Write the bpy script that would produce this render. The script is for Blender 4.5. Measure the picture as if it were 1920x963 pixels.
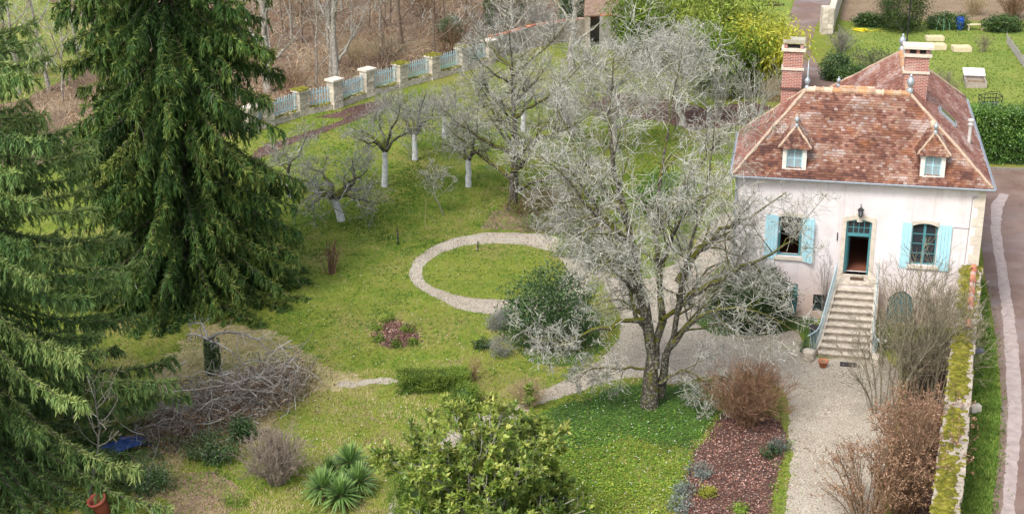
import bpy, math, random
import numpy as np
from mathutils import Vector, Matrix
random.seed(7); RNG = np.random.default_rng(11)
for o in list(bpy.data.objects): bpy.data.objects.remove(o)
SC = bpy.context.scene; COL = SC.collection

# ------------------------------------------------------------------ camera, sky, sun, exposure
FPX = 3000.0; CAMH = 26.5; PITCH = math.atan(1145/FPX)
cam_d = bpy.data.cameras.new('camera'); cam = bpy.data.objects.new('camera', cam_d); COL.objects.link(cam)
cam.location = (0, 0, CAMH); cam.rotation_euler = (math.pi/2-PITCH, 0, 0)
cam_d.sensor_width = 36; cam_d.sensor_fit = 'HORIZONTAL'; cam_d.lens = 36*FPX/1920
cam_d.clip_end = 2000; cam_d.clip_start = 0.5
SC.camera = cam
SUN_EL, SUN_AZ = math.radians(52), math.radians(215)      # azimuth measured clockwise from +Y
world = bpy.data.worlds.new('World'); SC.world = world; world.use_nodes = True
wn = world.node_tree.nodes; wl = world.node_tree.links
bg = wn['Background']; sky = wn.new('ShaderNodeTexSky'); sky.sky_type = 'NISHITA'; sky.sun_disc = False
sky.sun_elevation = SUN_EL; sky.sun_rotation = SUN_AZ
sky.air_density = 1.0; sky.dust_density = 3.0; sky.ozone_density = 1.0
hs = wn.new('ShaderNodeHueSaturation'); hs.inputs['Saturation'].default_value = 0.58   # thin high cloud
wl.new(sky.outputs[0], hs.inputs['Color']); wl.new(hs.outputs[0], bg.inputs['Color'])
bg.inputs['Strength'].default_value = 0.145
sun_d = bpy.data.lights.new('sun', 'SUN'); sun_d.energy = 1.5; sun_d.angle = math.radians(16); sun_d.color = (1, .99, .97)
sun = bpy.data.objects.new('sun', sun_d); COL.objects.link(sun)
sd = Vector((math.sin(SUN_AZ)*math.cos(SUN_EL), math.cos(SUN_AZ)*math.cos(SUN_EL), math.sin(SUN_EL)))
sun.rotation_euler = sd.to_track_quat('Z', 'Y').to_euler(); sun.location = sd*200
SC.view_settings.view_transform = 'Standard'; SC.view_settings.look = 'None'
SC.view_settings.gamma = 1; SC.view_settings.use_curve_mapping = False
SC.view_settings.exposure = 1.1
SC.render.engine = 'CYCLES'

# ------------------------------------------------------------------ pixels (of the 1920 wide photo) to directions
CP, SP = math.cos(PITCH), math.sin(PITCH)
def ray(x, y):
    a = (x-960)/FPX; b = -(y-481.5)/FPX
    return np.array([a, CP+b*SP, -SP+b*CP])
def G(x, y, z=0.0):                    # point of height z seen at that pixel
    r = ray(x, y); t = (z-CAMH)/r[2]; return np.array([r[0]*t, r[1]*t, z])
def PY(x, y, Y):                       # point at ground distance Y seen at that pixel
    r = ray(x, y); t = Y/r[1]; return np.array([r[0]*t, Y, CAMH+r[2]*t])

# ------------------------------------------------------------------ mesh helpers
def fast_mesh(name, V, F, attr=None, smooth=False):
    """V (n,3); F list of index arrays (tris / quads) or a list of lists."""
    me = bpy.data.meshes.new(name); V = np.asarray(V, np.float32)
    if isinstance(F, np.ndarray): F = [F]
    if F and isinstance(F[0], np.ndarray):
        F = [f for f in F if len(f)]
        loops = np.concatenate([f.ravel() for f in F]); tot = np.concatenate([np.full(len(f), f.shape[1]) for f in F])
    else:
        loops = np.array([i for f in F for i in f]); tot = np.array([len(f) for f in F])
    me.vertices.add(len(V)); me.vertices.foreach_set('co', V.ravel())
    me.loops.add(len(loops)); me.loops.foreach_set('vertex_index', loops.astype(np.int32))
    me.polygons.add(len(tot)); st = np.concatenate([[0], np.cumsum(tot)[:-1]]).astype(np.int32)
    me.polygons.foreach_set('loop_start', st)
    me.polygons.foreach_set('use_smooth', np.full(len(tot), bool(smooth)))
    me.update(calc_edges=True)
    if attr is not None:
        a = me.attributes.new('v', 'FLOAT', 'POINT'); a.data.foreach_set('value', np.asarray(attr, np.float32))
    return me
def link(name, me, mat, parent=None):
    o = bpy.data.objects.new(name, me); COL.objects.link(o)
    if mat is not None and (not me.materials): me.materials.append(mat)
    if parent is not None: o.parent = parent
    return o
def tag(o, label=None, cat=None, group=None, kind=None):
    if label: o['label'] = label
    if cat: o['category'] = cat
    if group: o['group'] = group
    if kind: o['kind'] = kind
    return o
def thing(name, label, cat, loc=(0, 0, 0), rotz=0.0, group=None):
    o = bpy.data.objects.new(name, None); COL.objects.link(o)
    o.location = tuple(float(c) for c in loc); o.rotation_euler = (0, 0, rotz); o.empty_display_size = .3
    return tag(o, label, cat, group)
class MB:
    def __init__(s): s.V = []; s.F = []; s.n = 0; s.A = []
    def add(s, V, F, a=0.5):
        V = np.asarray(V, float); s.V.append(V)
        s.F += [[i+s.n for i in f] for f in F]; s.n += len(V); s.A += [a]*len(V); return s
    def box(s, x0, x1, y0, y1, z0, z1, a=.5):
        V = [(x, y, z) for z in (z0, z1) for y in (y0, y1) for x in (x0, x1)]
        return s.add(V, [(0,2,3,1), (4,5,7,6), (0,1,5,4), (2,6,7,3), (0,4,6,2), (1,3,7,5)], a)
    def obox(s, c, ax, ay, az, a=.5):           # centre and three half-axis vectors
        c, ax, ay, az = map(lambda q: np.asarray(q, float), (c, ax, ay, az))
        V = [c+i*ax+j*ay+k*az for k in (-1, 1) for j in (-1, 1) for i in (-1, 1)]
        return s.add(V, [(0,2,3,1), (4,5,7,6), (0,1,5,4), (2,6,7,3), (0,4,6,2), (1,3,7,5)], a)
    def bar(s, p, q, w, t, up=(0, 0, 1), a=.5):  # bar from p to q of width w, thickness t
        p = np.asarray(p, float); q = np.asarray(q, float); d = q-p; L = np.linalg.norm(d); d /= L
        sd_ = np.cross(d, up); nn = np.linalg.norm(sd_)
        sd_ = np.array([1., 0, 0]) if nn < 1e-6 else sd_/nn
        n = np.cross(sd_, d); return s.obox((p+q)/2, d*L/2, sd_*w/2, n*t/2, a)
    def tube(s, pts, r, sides=8, cap=True, a=.5):
        P = np.asarray(pts, float)[None]; R = np.broadcast_to(np.asarray(r, float), (P.shape[1],))[None]
        V, F = tubes(P, R, sides); F = [list(f) for f in F]
        if cap: F += [list(range(sides))[::-1], list(range(len(V)-sides, len(V)))]
        return s.add(V, F, a)
    def lathe(s, prof, c=(0, 0, 0), sides=14, a=.5):   # prof: (r, z) pairs
        V = []; F = []
        for r, z in prof:
            for k in range(sides):
                t = 2*math.pi*k/sides; V.append((c[0]+r*math.cos(t), c[1]+r*math.sin(t), c[2]+z))
        for i in range(len(prof)-1):
            for k in range(sides):
                k2 = (k+1) % sides; F.append((i*sides+k, i*sides+k2, (i+1)*sides+k2, (i+1)*sides+k))
        F += [list(range(sides))[::-1], [(len(prof)-1)*sides+k for k in range(sides)]]
        return s.add(V, F, a)
    def prism(s, poly, y0, y1, a=.5):           # polygon in (x, z) extruded along y
        n = len(poly); V = [(x, y0, z) for x, z in poly]+[(x, y1, z) for x, z in poly]
        F = [list(range(n)), list(range(2*n-1, n-1, -1))]+[(i, i+n, (i+1) % n+n, (i+1) % n) for i in range(n)]
        return s.add(V, F, a)
    def build(s, name, mat, parent=None, smooth=False):
        return link(name, fast_mesh(name, np.concatenate(s.V), s.F, s.A, smooth), mat, parent)
def norm(v): return v/np.maximum(np.linalg.norm(v, axis=-1, keepdims=True), 1e-9)
def tubes(P, R, sides):
    N, K, _ = P.shape
    T = norm(np.gradient(P, axis=1)); m = norm(P[:, -1]-P[:, 0])
    ref = np.where(np.abs(m[:, 2:3]) > .85, np.array([[1., 0, 0]]), np.array([[0, 0, 1.]]))
    n1 = norm(np.cross(T, ref[:, None, :])); n2 = np.cross(T, n1)
    ang = np.arange(sides)*2*math.pi/sides
    V = P[:, :, None, :]+R[:, :, None, None]*(np.cos(ang)[None, None, :, None]*n1[:, :, None, :]+np.sin(ang)[None, None, :, None]*n2[:, :, None, :])
    b = (np.arange(N)*K*sides)[:, None, None]; k = (np.arange(K-1)*sides)[None, :, None]; j = np.arange(sides)[None, None, :]; j2 = (j+1) % sides
    F = np.stack([b+k+j, b+k+j2, b+k+sides+j2, b+k+sides+j], -1).reshape(-1, 4)
    return V.reshape(-1, 3), F
def resample(pts, K):
    pts = np.asarray(pts, float); d = np.concatenate([[0], np.cumsum(np.linalg.norm(np.diff(pts, axis=0), axis=1))])
    t = np.linspace(0, d[-1], K); return np.stack([np.interp(t, d, pts[:, i]) for i in range(3)], 1)
def at_t(P, R, idx, t):
    K = P.shape[1]; x = t*(K-1); i = np.minimum(x.astype(int), K-2); f = (x-i)[:, None]
    a, b = P[idx, i], P[idx, i+1]
    return a*(1-f)+b*f, norm(b-a), R[idx, i]*(1-f[:, 0])+R[idx, i+1]*f[:, 0]
def grow(P, R, n, tr=(.25, 1.), ang=(30, 65), ln=(.4, .7), K=5, up=.06, wob=.18, rr=.55, rtip=.25, rmin=.004, absolute=False, rng=RNG, cap=None):
    """n children on every parent path; returns child paths."""
    N = P.shape[0]; Lp = np.linalg.norm(np.diff(P, axis=1), axis=2).sum(1)
    cnt = np.full(N, int(n)) if np.isscalar(n) else np.asarray(n, int)
    idx = np.repeat(np.arange(N), cnt); M = len(idx)
    t = rng.uniform(tr[0], tr[1], M); p0, T, r0 = at_t(P, R, idx, t)
    rnd = norm(rng.normal(size=(M, 3))); perp = norm(rnd-(rnd*T).sum(1, keepdims=True)*T)
    a = np.radians(rng.uniform(ang[0], ang[1], M))[:, None]
    d = np.cos(a)*T+np.sin(a)*perp
    L = rng.uniform(ln[0], ln[1], M)
    if not absolute: L = L*Lp[idx]*(1.15-.55*t)
    if cap: L = np.minimum(L, cap*rng.uniform(.55, 1.1, M))
    out = np.empty((M, K, 3)); out[:, 0] = p0; q = p0.copy()
    upv = np.array([0, 0, 1.])*up
    for k in range(1, K):
        d = norm(d+upv+wob*rng.normal(size=(M, 3))); q = q+d*(L/(K-1))[:, None]; out[:, k] = q
    rb = np.maximum(r0*rr*rng.uniform(.8, 1.1, M), rmin)
    Rr = rb[:, None]*np.linspace(1, rtip, K)[None]; Rr = np.maximum(Rr, rmin*.7)
    return out, Rr
def tube_mesh(name, sets, mat, parent, smooth=True):
    """sets: list of (P, R, sides)."""
    Vs, Fs, As = [], [], []; n = 0
    for P, R, s in sets:
        V, F = tubes(P, R, s); Vs.append(V); Fs.append(F+n); n += len(V)
        As.append(np.repeat(RNG.uniform(0, 1, P.shape[0]), P.shape[1]*s))
    return link(name, fast_mesh(name, np.concatenate(Vs), np.concatenate(Fs), np.concatenate(As), smooth), mat, parent)
def leaf_arrays(P, D, N, L, Wd, fold=.25, v=None):
    """rhombic leaves: base P, along D, facing N."""
    D = norm(D); S = norm(np.cross(D, N)); Nn = np.cross(S, D)
    L = np.broadcast_to(L, (len(P),))[:, None]; Wd = np.broadcast_to(Wd, (len(P),))[:, None]
    mid = P+D*L*.45+Nn*Wd*fold
    V = np.stack([P, mid-S*Wd*.5, P+D*L, mid+S*Wd*.5], 1).reshape(-1, 3)
    F = (np.arange(len(P))*4)[:, None]+np.array([[0, 1, 2, 3]])
    if v is None: v = RNG.uniform(0, 1, len(P))
    return V, F, np.repeat(v, 4)
def spike_arrays(P, D, N, L, Wd, v):
    """slender pointed cards, one triangle each"""
    D = norm(D); S = norm(np.cross(D, N)); L = np.broadcast_to(L, (len(P),))[:, None]; Wd = np.broadcast_to(Wd, (len(P),))[:, None]
    V = np.stack([P-S*Wd*.5, P+S*Wd*.5, P+D*L], 1).reshape(-1, 3); return V, np.arange(len(P)*3).reshape(-1, 3), np.repeat(v, 3)
def leaf_obj(name, parts, mat, parent):
    Vs, Fs, As = [], [], []; n = 0
    for V, F, A in parts: Vs.append(V); Fs.append(F+n); As.append(A); n += len(V)
    return link(name, fast_mesh(name, np.concatenate(Vs), np.concatenate(Fs), np.concatenate(As)), mat, parent)
def copy_tree(o, loc, rz=0, parent=None):
    c = o.copy(); COL.objects.link(c)
    if parent is None: c.location = tuple(float(q) for q in loc); c.rotation_euler[2] = rz
    else: c.parent = parent
    for ch in list(o.children): copy_tree(ch, loc, rz, c)
    return c
def vnoise(P, s, seed=0):
    """smooth value noise in 2-D, 0..1"""
    r = np.random.default_rng(seed).uniform(0, 1, (64, 64)); x = P[:, 0]/s+100; y = P[:, 1]/s+100; i = np.floor(x).astype(int); j = np.floor(y).astype(int); fx = x-i; fy = y-j
    fx = fx*fx*(3-2*fx); fy = fy*fy*(3-2*fy); g = lambda a, b: r[a % 64, b % 64]
    return (g(i, j)*(1-fx)+g(i+1, j)*fx)*(1-fy)+(g(i, j+1)*(1-fx)+g(i+1, j+1)*fx)*fy
def inpoly(pts, poly):
    x, y = pts[:, 0], pts[:, 1]; ins = np.zeros(len(pts), bool); n = len(poly); j = n-1
    for i in range(n):
        xi, yi = poly[i][0], poly[i][1]; xj, yj = poly[j][0], poly[j][1]
        c = ((yi > y) != (yj > y)) & (x < (xj-xi)*(y-yi)/((yj-yi) if yj != yi else 1e-9)+xi)
        ins ^= c; j = i
    return ins

# ------------------------------------------------------------------ materials
def newmat(name):
    m = bpy.data.materials.new(name); m.use_nodes = True; nt = m.node_tree
    return m, nt, nt.nodes['Principled BSDF']
def ramp(nt, stops, fac=None, interp='LINEAR'):
    r = nt.nodes.new('ShaderNodeValToRGB'); e = r.color_ramp.elements; r.color_ramp.interpolation = interp
    while len(e) < len(stops): e.new(.5)
    for q, (p, c) in zip(e, stops): q.position = p; q.color = (*c, 1)
    if fac is not None: nt.links.new(fac, r.inputs['Fac'])
    return r
def noise(nt, scale, detail=4, rough=.55, vec=None, dist=0.):
    n = nt.nodes.new('ShaderNodeTexNoise'); n.inputs['Scale'].default_value = scale; n.inputs['Detail'].default_value = detail
    n.inputs['Roughness'].default_value = rough; n.inputs['Distortion'].default_value = dist
    if vec is None:
        g = nt.nodes.get('geo') or nt.nodes.new('ShaderNodeNewGeometry'); g.name = 'geo'; vec = g.outputs['Position']
    nt.links.new(vec, n.inputs['Vector']); return n
def mix(nt, fac, a, b, mode='MIX'):
    m = nt.nodes.new('ShaderNodeMix'); m.data_type = 'RGBA'; m.blend_type = mode
    for s, k in ((fac, 0), (a, 6), (b, 7)):
        if hasattr(s, 'links'): nt.links.new(s, m.inputs[k])
        elif k == 0: m.inputs[0].default_value = s
        else: m.inputs[k].default_value = (*s, 1)
    return m.outputs[2]
def bump(nt, h, strength, dist, bsdf):
    b = nt.nodes.new('ShaderNodeBump'); b.inputs['Strength'].default_value = strength; b.inputs['Distance'].default_value = dist
    nt.links.new(h, b.inputs['Height']); nt.links.new(b.outputs[0], bsdf.inputs['Normal'])
def vattr(nt):
    a = nt.nodes.new('ShaderNodeAttribute'); a.attribute_name = 'v'; return a.outputs['Fac']
def simple(name, c, rough=.7, var=.25, scale=6, metal=0., spec=.3, bmp=.0):
    m, nt, b = newmat(name); n = noise(nt, scale, 6, .65)
    r = ramp(nt, [(.25, tuple(q*(1-var) for q in c)), (.75, tuple(min(1, q*(1+var)) for q in c))], n.outputs[0])
    nt.links.new(r.outputs[0], b.inputs['Base Color']); b.inputs['Roughness'].default_value = rough
    b.inputs['Metallic'].default_value = metal; b.inputs['Specular IOR Level'].default_value = spec
    if bmp: bump(nt, noise(nt, scale*4, 5).outputs[0], .6, bmp, b)
    return m
def leafmat(name, stops, rough=.55, trans=.3, spec=.3, nscale=.8, namp=.35):
    m, nt, b = newmat(name); v = vattr(nt)
    r = ramp(nt, stops, v)
    n = noise(nt, nscale, 3); k = ramp(nt, [(.3, (1-namp,)*3), (.7, (1+namp,)*3)], n.outputs[0])
    col = mix(nt, 1.0, r.outputs[0], k.outputs[0], 'MULTIPLY')
    nt.links.new(col, b.inputs['Base Color']); b.inputs['Roughness'].default_value = rough; b.inputs['Specular IOR Level'].default_value = spec
    if trans:
        t = nt.nodes.new('ShaderNodeBsdfTranslucent'); nt.links.new(col, t.inputs['Color'])
        mx = nt.nodes.new('ShaderNodeMixShader'); mx.inputs[0].default_value = trans
        nt.links.new(b.outputs[0], mx.inputs[1]); nt.links.new(t.outputs[0], mx.inputs[2])
        nt.links.new(mx.outputs[0], nt.nodes['Material Output'].inputs['Surface'])
    return m
def barkmat(name, base, moss=None, lichen=None, mosscov=.5, scale=3., vary=0.):
    """bark colour with moss on upper sides and pale lichen specks."""
    m, nt, b = newmat(name); v = vattr(nt)
    n = noise(nt, scale*3, 5, .7)
    c = ramp(nt, [(.25, tuple(q*.6 for q in base)), (.75, tuple(min(1, q*1.35) for q in base))], n.outputs[0]).outputs[0]
    late = ramp(nt, [(0, (1-vary,)*3), (1, (1+vary*.45,)*3)], v).outputs[0] if vary else None
    if lichen:
        f = ramp(nt, [(.5, (0, 0, 0)), (.62, (1, 1, 1))], noise(nt, scale*2.2, 4, .7).outputs[0]).outputs[0]
        c = mix(nt, f, c, lichen)
    if moss:
        g = nt.nodes.get('geo'); s = nt.nodes.new('ShaderNodeSeparateXYZ'); nt.links.new(g.outputs['Normal'], s.inputs[0])
        ad = nt.nodes.new('ShaderNodeMath'); ad.operation = 'MULTIPLY_ADD'; nt.links.new(s.outputs[2], ad.inputs[0]); ad.inputs[1].default_value = .45
        nt.links.new(noise(nt, scale*.8, 4).outputs[0], ad.inputs[2])
        f = ramp(nt, [(1.0-mosscov-.08, (0, 0, 0)), (1.0-mosscov+.1, (1, 1, 1))], ad.outputs[0]).outputs[0]
        c = mix(nt, f, c, moss)
    if late is not None: c = mix(nt, 1., c, late, 'MULTIPLY')
    nt.links.new(c, b.inputs['Base Color']); b.inputs['Roughness'].default_value = .9; b.inputs['Specular IOR Level'].default_value = .15
    bump(nt, n.outputs[0], .9, .05, b)
    return m
# ------------------------------------------------------------------ ground
def ground_mat(name, big, mid, fine, bmp=.03, rough=.95, s=(.25, 1.3, 9.), fineamt=.5):
    m, nt, b = newmat(name)
    c1 = ramp(nt, big, noise(nt, s[0], 3, .6, dist=.4).outputs[0]).outputs[0]
    c2 = ramp(nt, mid, noise(nt, s[1], 5, .7).outputs[0]).outputs[0]
    c = mix(nt, .5, c1, c2)
    fn = noise(nt, s[2], 6, .75); c3 = ramp(nt, fine, fn.outputs[0]).outputs[0]
    c = mix(nt, fineamt, c, c3, 'OVERLAY')
    nt.links.new(c, b.inputs['Base Color']); b.inputs['Roughness'].default_value = rough; b.inputs['Specular IOR Level'].default_value = .1
    bump(nt, fn.outputs[0], .8, bmp, b); return m
gfine = [(.3, (.25,)*3), (.7, (.8,)*3)]
M_lawn = ground_mat('lawn', [(.3, (.07, .135, .022)), (.5, (.145, .185, .028)), (.7, (.23, .19, .075))],
                    [(.3, (.075, .125, .02)), (.5, (.165, .175, .024)), (.72, (.22, .195, .065))], gfine, s=(.22, .9, 7.))
M_gravel = ground_mat('gravel', [(.3, (.25, .21, .155)), (.7, (.42, .37, .295))], [(.3, (.27, .225, .17)), (.7, (.43, .385, .31))],
                      [(.35, (.14,)*3), (.65, (.86,)*3)], s=(.3, 1.5, 16.), fineamt=.75, bmp=.02)
M_litter = ground_mat('leaf_litter', [(.3, (.065, .038, .032)), (.7, (.12, .075, .06))], [(.35, (.045, .027, .023)), (.65, (.15, .098, .082))],
                      [(.35, (.15,)*3), (.65, (.85,)*3)], s=(.5, 3, 14.), fineamt=.8)
M_wood = ground_mat('woodland_floor', [(.35, (.085, .055, .04)), (.5, (.17, .115, .075)), (.65, (.3, .23, .14))], [(.3, (.075, .048, .036)), (.7, (.28, .21, .14))],
                    [(.35, (.15,)*3), (.65, (.85,)*3)], s=(.12, .8, 6.), fineamt=.7, bmp=.08)
M_pasture = ground_mat('meadow', [(.3, (.11, .17, .03)), (.7, (.2, .22, .05))], [(.3, (.10, .18, .025)), (.7, (.24, .23, .06))], gfine, s=(.15, .8, 6.))
M_verge = ground_mat('verge_grass', [(.3, (.06, .14, .02)), (.7, (.12, .19, .03))], [(.3, (.05, .12, .02)), (.7, (.14, .2, .03))], gfine, s=(.4, 1.5, 9.))
M_soil = ground_mat('bare_soil', [(.3, (.16, .11, .07)), (.7, (.26, .19, .12))], [(.3, (.13, .09, .06)), (.7, (.3, .22, .14))], [(.35, (.15,)*3), (.65, (.85,)*3)], s=(.5, 3, 12.), fineamt=.7)
M_ivyground = ground_mat('ground_cover', [(.3, (.035, .075, .018)), (.7, (.08, .13, .03))], [(.3, (.03, .065, .015)), (.7, (.1, .15, .03))], gfine, s=(.6, 2.5, 12.))
M_straw = ground_mat('dry_grass', [(.3, (.22, .19, .08)), (.7, (.34, .29, .15))], [(.3, (.18, .17, .06)), (.7, (.36, .3, .16))], gfine, s=(.5, 2, 9.))

def sheet(name, px, z, mat, rough_edge=.18, step=.12, world=False, kind='structure'):
    """flat polygon with an irregular edge, outline given in photo pixels on the ground"""
    P = np.array([p if world else G(*p)[:2] for p in px], float)
    P = np.concatenate([P, P[:1]]); seg = np.linalg.norm(np.diff(P, axis=0), axis=1); d = np.concatenate([[0], np.cumsum(seg)])
    n = int(d[-1]/step); t = np.linspace(0, d[-1], n, endpoint=False)
    Q = np.stack([np.interp(t, d, P[:, 0]), np.interp(t, d, P[:, 1])], 1)
    for _ in range(3): Q = .25*np.roll(Q, 1, 0)+.5*Q+.25*np.roll(Q, -1, 0)
    T = norm(np.roll(Q, -1, 0)-np.roll(Q, 1, 0)); Nn = np.stack([-T[:, 1], T[:, 0]], 1)
    w = RNG.normal(size=n)
    w = w*.6
    for k in (2, 3, 4): w = w+np.roll(np.convolve(np.tile(RNG.normal(size=n), 3), np.ones(2**k+1)/(2**k+1)**.5, 'same')[n:2*n], k)
    Q = Q+Nn*(w*rough_edge*.16)[:, None]
    me = bpy.data.meshes.new(name)
    import bmesh
    bm = bmesh.new(); vs = [bm.verts.new((x, y, z)) for x, y in Q]; es = [bm.edges.new((vs[i], vs[(i+1) % n])) for i in range(n)]
    bmesh.ops.triangle_fill(bm, edges=es, use_beauty=True)
    for f in bm.faces:
        if f.normal.z < 0: f.normal_flip()
    bm.to_mesh(me); bm.free()
    o = link(name, me, mat); o['kind'] = kind
    return o, Q
S = 900.0
gr = link('ground', fast_mesh('ground', [(-S, -100, 0), (S, -100, 0), (S, 1600, 0), (-S, 1600, 0)], [[0, 1, 2, 3]]), M_lawn); gr['kind'] = 'structure'
ZONES = []
def zone(*a, **k):
    o, Q = sheet(*a, **k); ZONES.append((o.name, Q)); return Q
Q_wood = zone('woodland_floor', [(-700, 330), (300, 300), (480, 240), (640, 180), (760, 140), (905, 98), (985, 78), (1190, 62), (1230, -10), (1300, -80), (1500, -330), (-900, -330)], .004, M_wood, .5, .5)
Q_mead = zone('meadow', [(-500, 250), (40, 190), (150, 130), (190, 60), (120, 10), (-100, -60), (-600, -60)], .008, M_pasture, .5, .4)
Q_road_l = [(1855, 1010), (1870, 880), (1878, 760), (1868, 640), (1848, 520), (1836, 430), (1838, 370), (1842, 322)]
Q_road = zone('road', Q_road_l+[(1760, 240), (1640, 190), (1545, 178), (1470, 150), (1455, 100), (1474, 45), (1490, 0), (1520, -60), (1570, -60), (1560, 0), (1530, 50), (1518, 90), (1535, 125), (1600, 165), (1720, 210), (1830, 290), (1860, 318), (1960, 322), (2100, 330), (2100, 420), (2010, 480), (1985, 640), (2000, 800), (2010, 1010)], .008, None, .05, .25)
Q_gardn = zone('neighbour_lawn', [(1590, 52), (1700, 45), (1800, 50), (1960, 60), (2100, 70), (2100, 310), (1830, 300), (1700, 200), (1590, 140), (1570, 90)], .004, M_pasture, .2, .3)
Q_topgar = zone('far_meadow', [(1260, -20), (1380, 40), (1460, 42), (1478, 20), (1500, -30), (1540, -120), (1300, -120)], .012, M_pasture, .3, .3)
zone('far_garden_soil', [(1575, 40), (1580, 5), (1620, -60), (2100, -60), (2100, 38)], .008, M_soil, .2, .3)
Q_drive = zone('gravel_drive', [(1062, 446), (1100, 462), (1126, 500), (1165, 530), (1230, 520), (1290, 470), (1350, 400), (1400, 395), (1400, 455), (1330, 520), (1320, 590), (1380, 622), (1450, 622), (1496, 615), (1512, 660), (1545, 672), (1660, 668), (1690, 700), (1680, 790), (1660, 880), (1650, 1010), (1462, 1010), (1478, 900), (1484, 820), (1480, 745), (1440, 705), (1330, 705), (1250, 722), (1195, 706), (1140, 716), (1080, 738), (1020, 758), (985, 760), (1000, 735), (1060, 712), (1130, 672), (1166, 632), (1160, 585), (1130, 530), (1095, 492), (1062, 468)], .008, M_gravel, .2)
ring = [(765, 515), (778, 485), (808, 462), (850, 446), (905, 437), (960, 436), (1010, 440), (1060, 447), (1100, 470), (1110, 520), (1092, 560), (1040, 590), (960, 592), (890, 586), (850, 575), (812, 557), (780, 537)]
Q_ring = zone('ring_path', ring, .012, M_gravel, .12)
Q_isl = zone('round_lawn', [(790, 514), (800, 492), (828, 473), (870, 461), (930, 456), (985, 460), (1035, 472), (1062, 500), (1050, 535), (1010, 556), (950, 562), (890, 560), (850, 552), (818, 541), (797, 528)], .016, M_lawn, .12)
Q_p2 = zone('worn_path', [(620, 722), (640, 714), (740, 708), (750, 714), (640, 728)], .008, M_gravel, .25)
Q_p3 = zone('front_path', [(705, 1000), (735, 935), (800, 845), (850, 805), (900, 780), (985, 752), (1000, 766), (920, 800), (860, 830), (800, 885), (760, 945), (735, 1000)], .012, M_gravel, .2)
Q_bed = zone('leaf_bed', [(1298, 862), (1330, 800), (1360, 770), (1420, 772), (1472, 790), (1480, 830), (1462, 870), (1450, 910), (1440, 1010), (1255, 1010), (1280, 930)], .012, M_litter, .2)
Q_round = zone('flower_bed', [(697, 625), (712, 607), (740, 599), (770, 606), (787, 622), (780, 642), (752, 652), (722, 650), (702, 640)], .004, M_litter, .2)
Q_strip = zone('leaf_strip', [(475, 305), (520, 282), (580, 258), (630, 240), (700, 212), (735, 196), (720, 186), (660, 200), (625, 212), (585, 222), (640, 222), (660, 212), (640, 226), (560, 252), (500, 270), (475, 285)], .008, M_litter, .25)
Q_strip2 = zone('back_leaf_bed', [(1095, 200), (1150, 175), (1230, 180), (1330, 205), (1400, 190), (1450, 200), (1390, 235), (1300, 245), (1230, 225), (1150, 215)], .008, M_litter, .3)
Q_soil = zone('bare_soil_patch', [(305, 925), (330, 885), (400, 880), (450, 915), (455, 950), (400, 975), (330, 965)], .004, M_soil, .3)
Q_straw = zone('dry_grass_patch', [(330, 640), (400, 600), (520, 620), (600, 680), (700, 712), (640, 735), (560, 740), (520, 700), (520, 800), (470, 830), (360, 860), (280, 960), (230, 900), (240, 800), (280, 700)], .002, M_straw, .6)
Q_cover = zone('ground_cover_patch', [(1000, 775), (1050, 755), (1140, 735), (1200, 715), (1260, 730), (1330, 715), (1350, 760), (1300, 840), (1180, 820), (1080, 850), (1010, 830)], .004, M_ivyground, .5)
Q_under = zone('shrub_bed', [(930, 600), (960, 560), (1000, 520), (1070, 530), (1120, 590), (1140, 650), (1060, 690), (980, 670)], .006, M_ivyground, .4)
Q_under2 = zone('house_bed', [(1300, 600), (1340, 560), (1400, 500), (1480, 560), (1530, 600), (1512, 655), (1500, 618), (1420, 630), (1340, 628)], .012, M_ivyground, .3)
Q_mulch = zone('shrubbery_floor', [(930, 395), (1000, 350), (1060, 350), (1100, 400), (1200, 470), (1130, 500), (1060, 440), (960, 432), (900, 430)], .006, M_soil, .5)
Q_rbed = zone('wall_bed', [(1660, 1010), (1668, 880), (1690, 790), (1700, 700), (1690, 640), (1800, 640), (1770, 1010)], .016, M_litter, .25)
Q_verge = zone('verge', [(1800, 1010), (1812, 800), (1822, 640), (1826, 540), (1842, 520), (1866, 640), (1876, 760), (1868, 880), (1853, 1010)], .012, M_verge, .08)

def road_mat():
    m, nt, b = newmat('road_asphalt'); n = noise(nt, 30, 5, .7)
    base = ramp(nt, [(.25, (.1, .058, .045)), (.75, (.24, .155, .12))], n.outputs[0]).outputs[0]
    base = mix(nt, ramp(nt, [(.5, (0,)*3), (.62, (.6,)*3)], noise(nt, 2.5, 6, .7).outputs[0]).outputs[0], base, (.12, .08, .065))
    base = mix(nt, ramp(nt, [(.45, (0,)*3), (.6, (.7,)*3)], noise(nt, .5, 4).outputs[0]).outputs[0], base, (.215, .15, .12))
    nt.links.new(base, b.inputs['Base Color']); b.inputs['Specular IOR Level'].default_value = .4
    r = ramp(nt, [(.45, (.85,)*3), (.62, (.35,)*3)], noise(nt, .35, 3).outputs[0]); nt.links.new(r.outputs[0], b.inputs['Roughness'])
    bump(nt, n.outputs[0], .4, .01, b); return m
M_road = road_mat(); bpy.data.objects['road'].data.materials.clear(); bpy.data.objects['road'].data.materials.append(M_road)
M_pale = simple('pale_worn_asphalt', (.34, .275, .25), .85, .3, 3)
zone('worn_road_strip', [(1872, 1010), (1882, 900), (1890, 780), (1886, 700), (1880, 600), (1868, 500), (1858, 430), (1858, 385), (1874, 362), (1892, 365), (1880, 390), (1876, 430), (1887, 500), (1903, 600), (1914, 700), (1917, 780), (1906, 900), (1898, 1010)], .012, M_pale, .07, .06)
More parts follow.
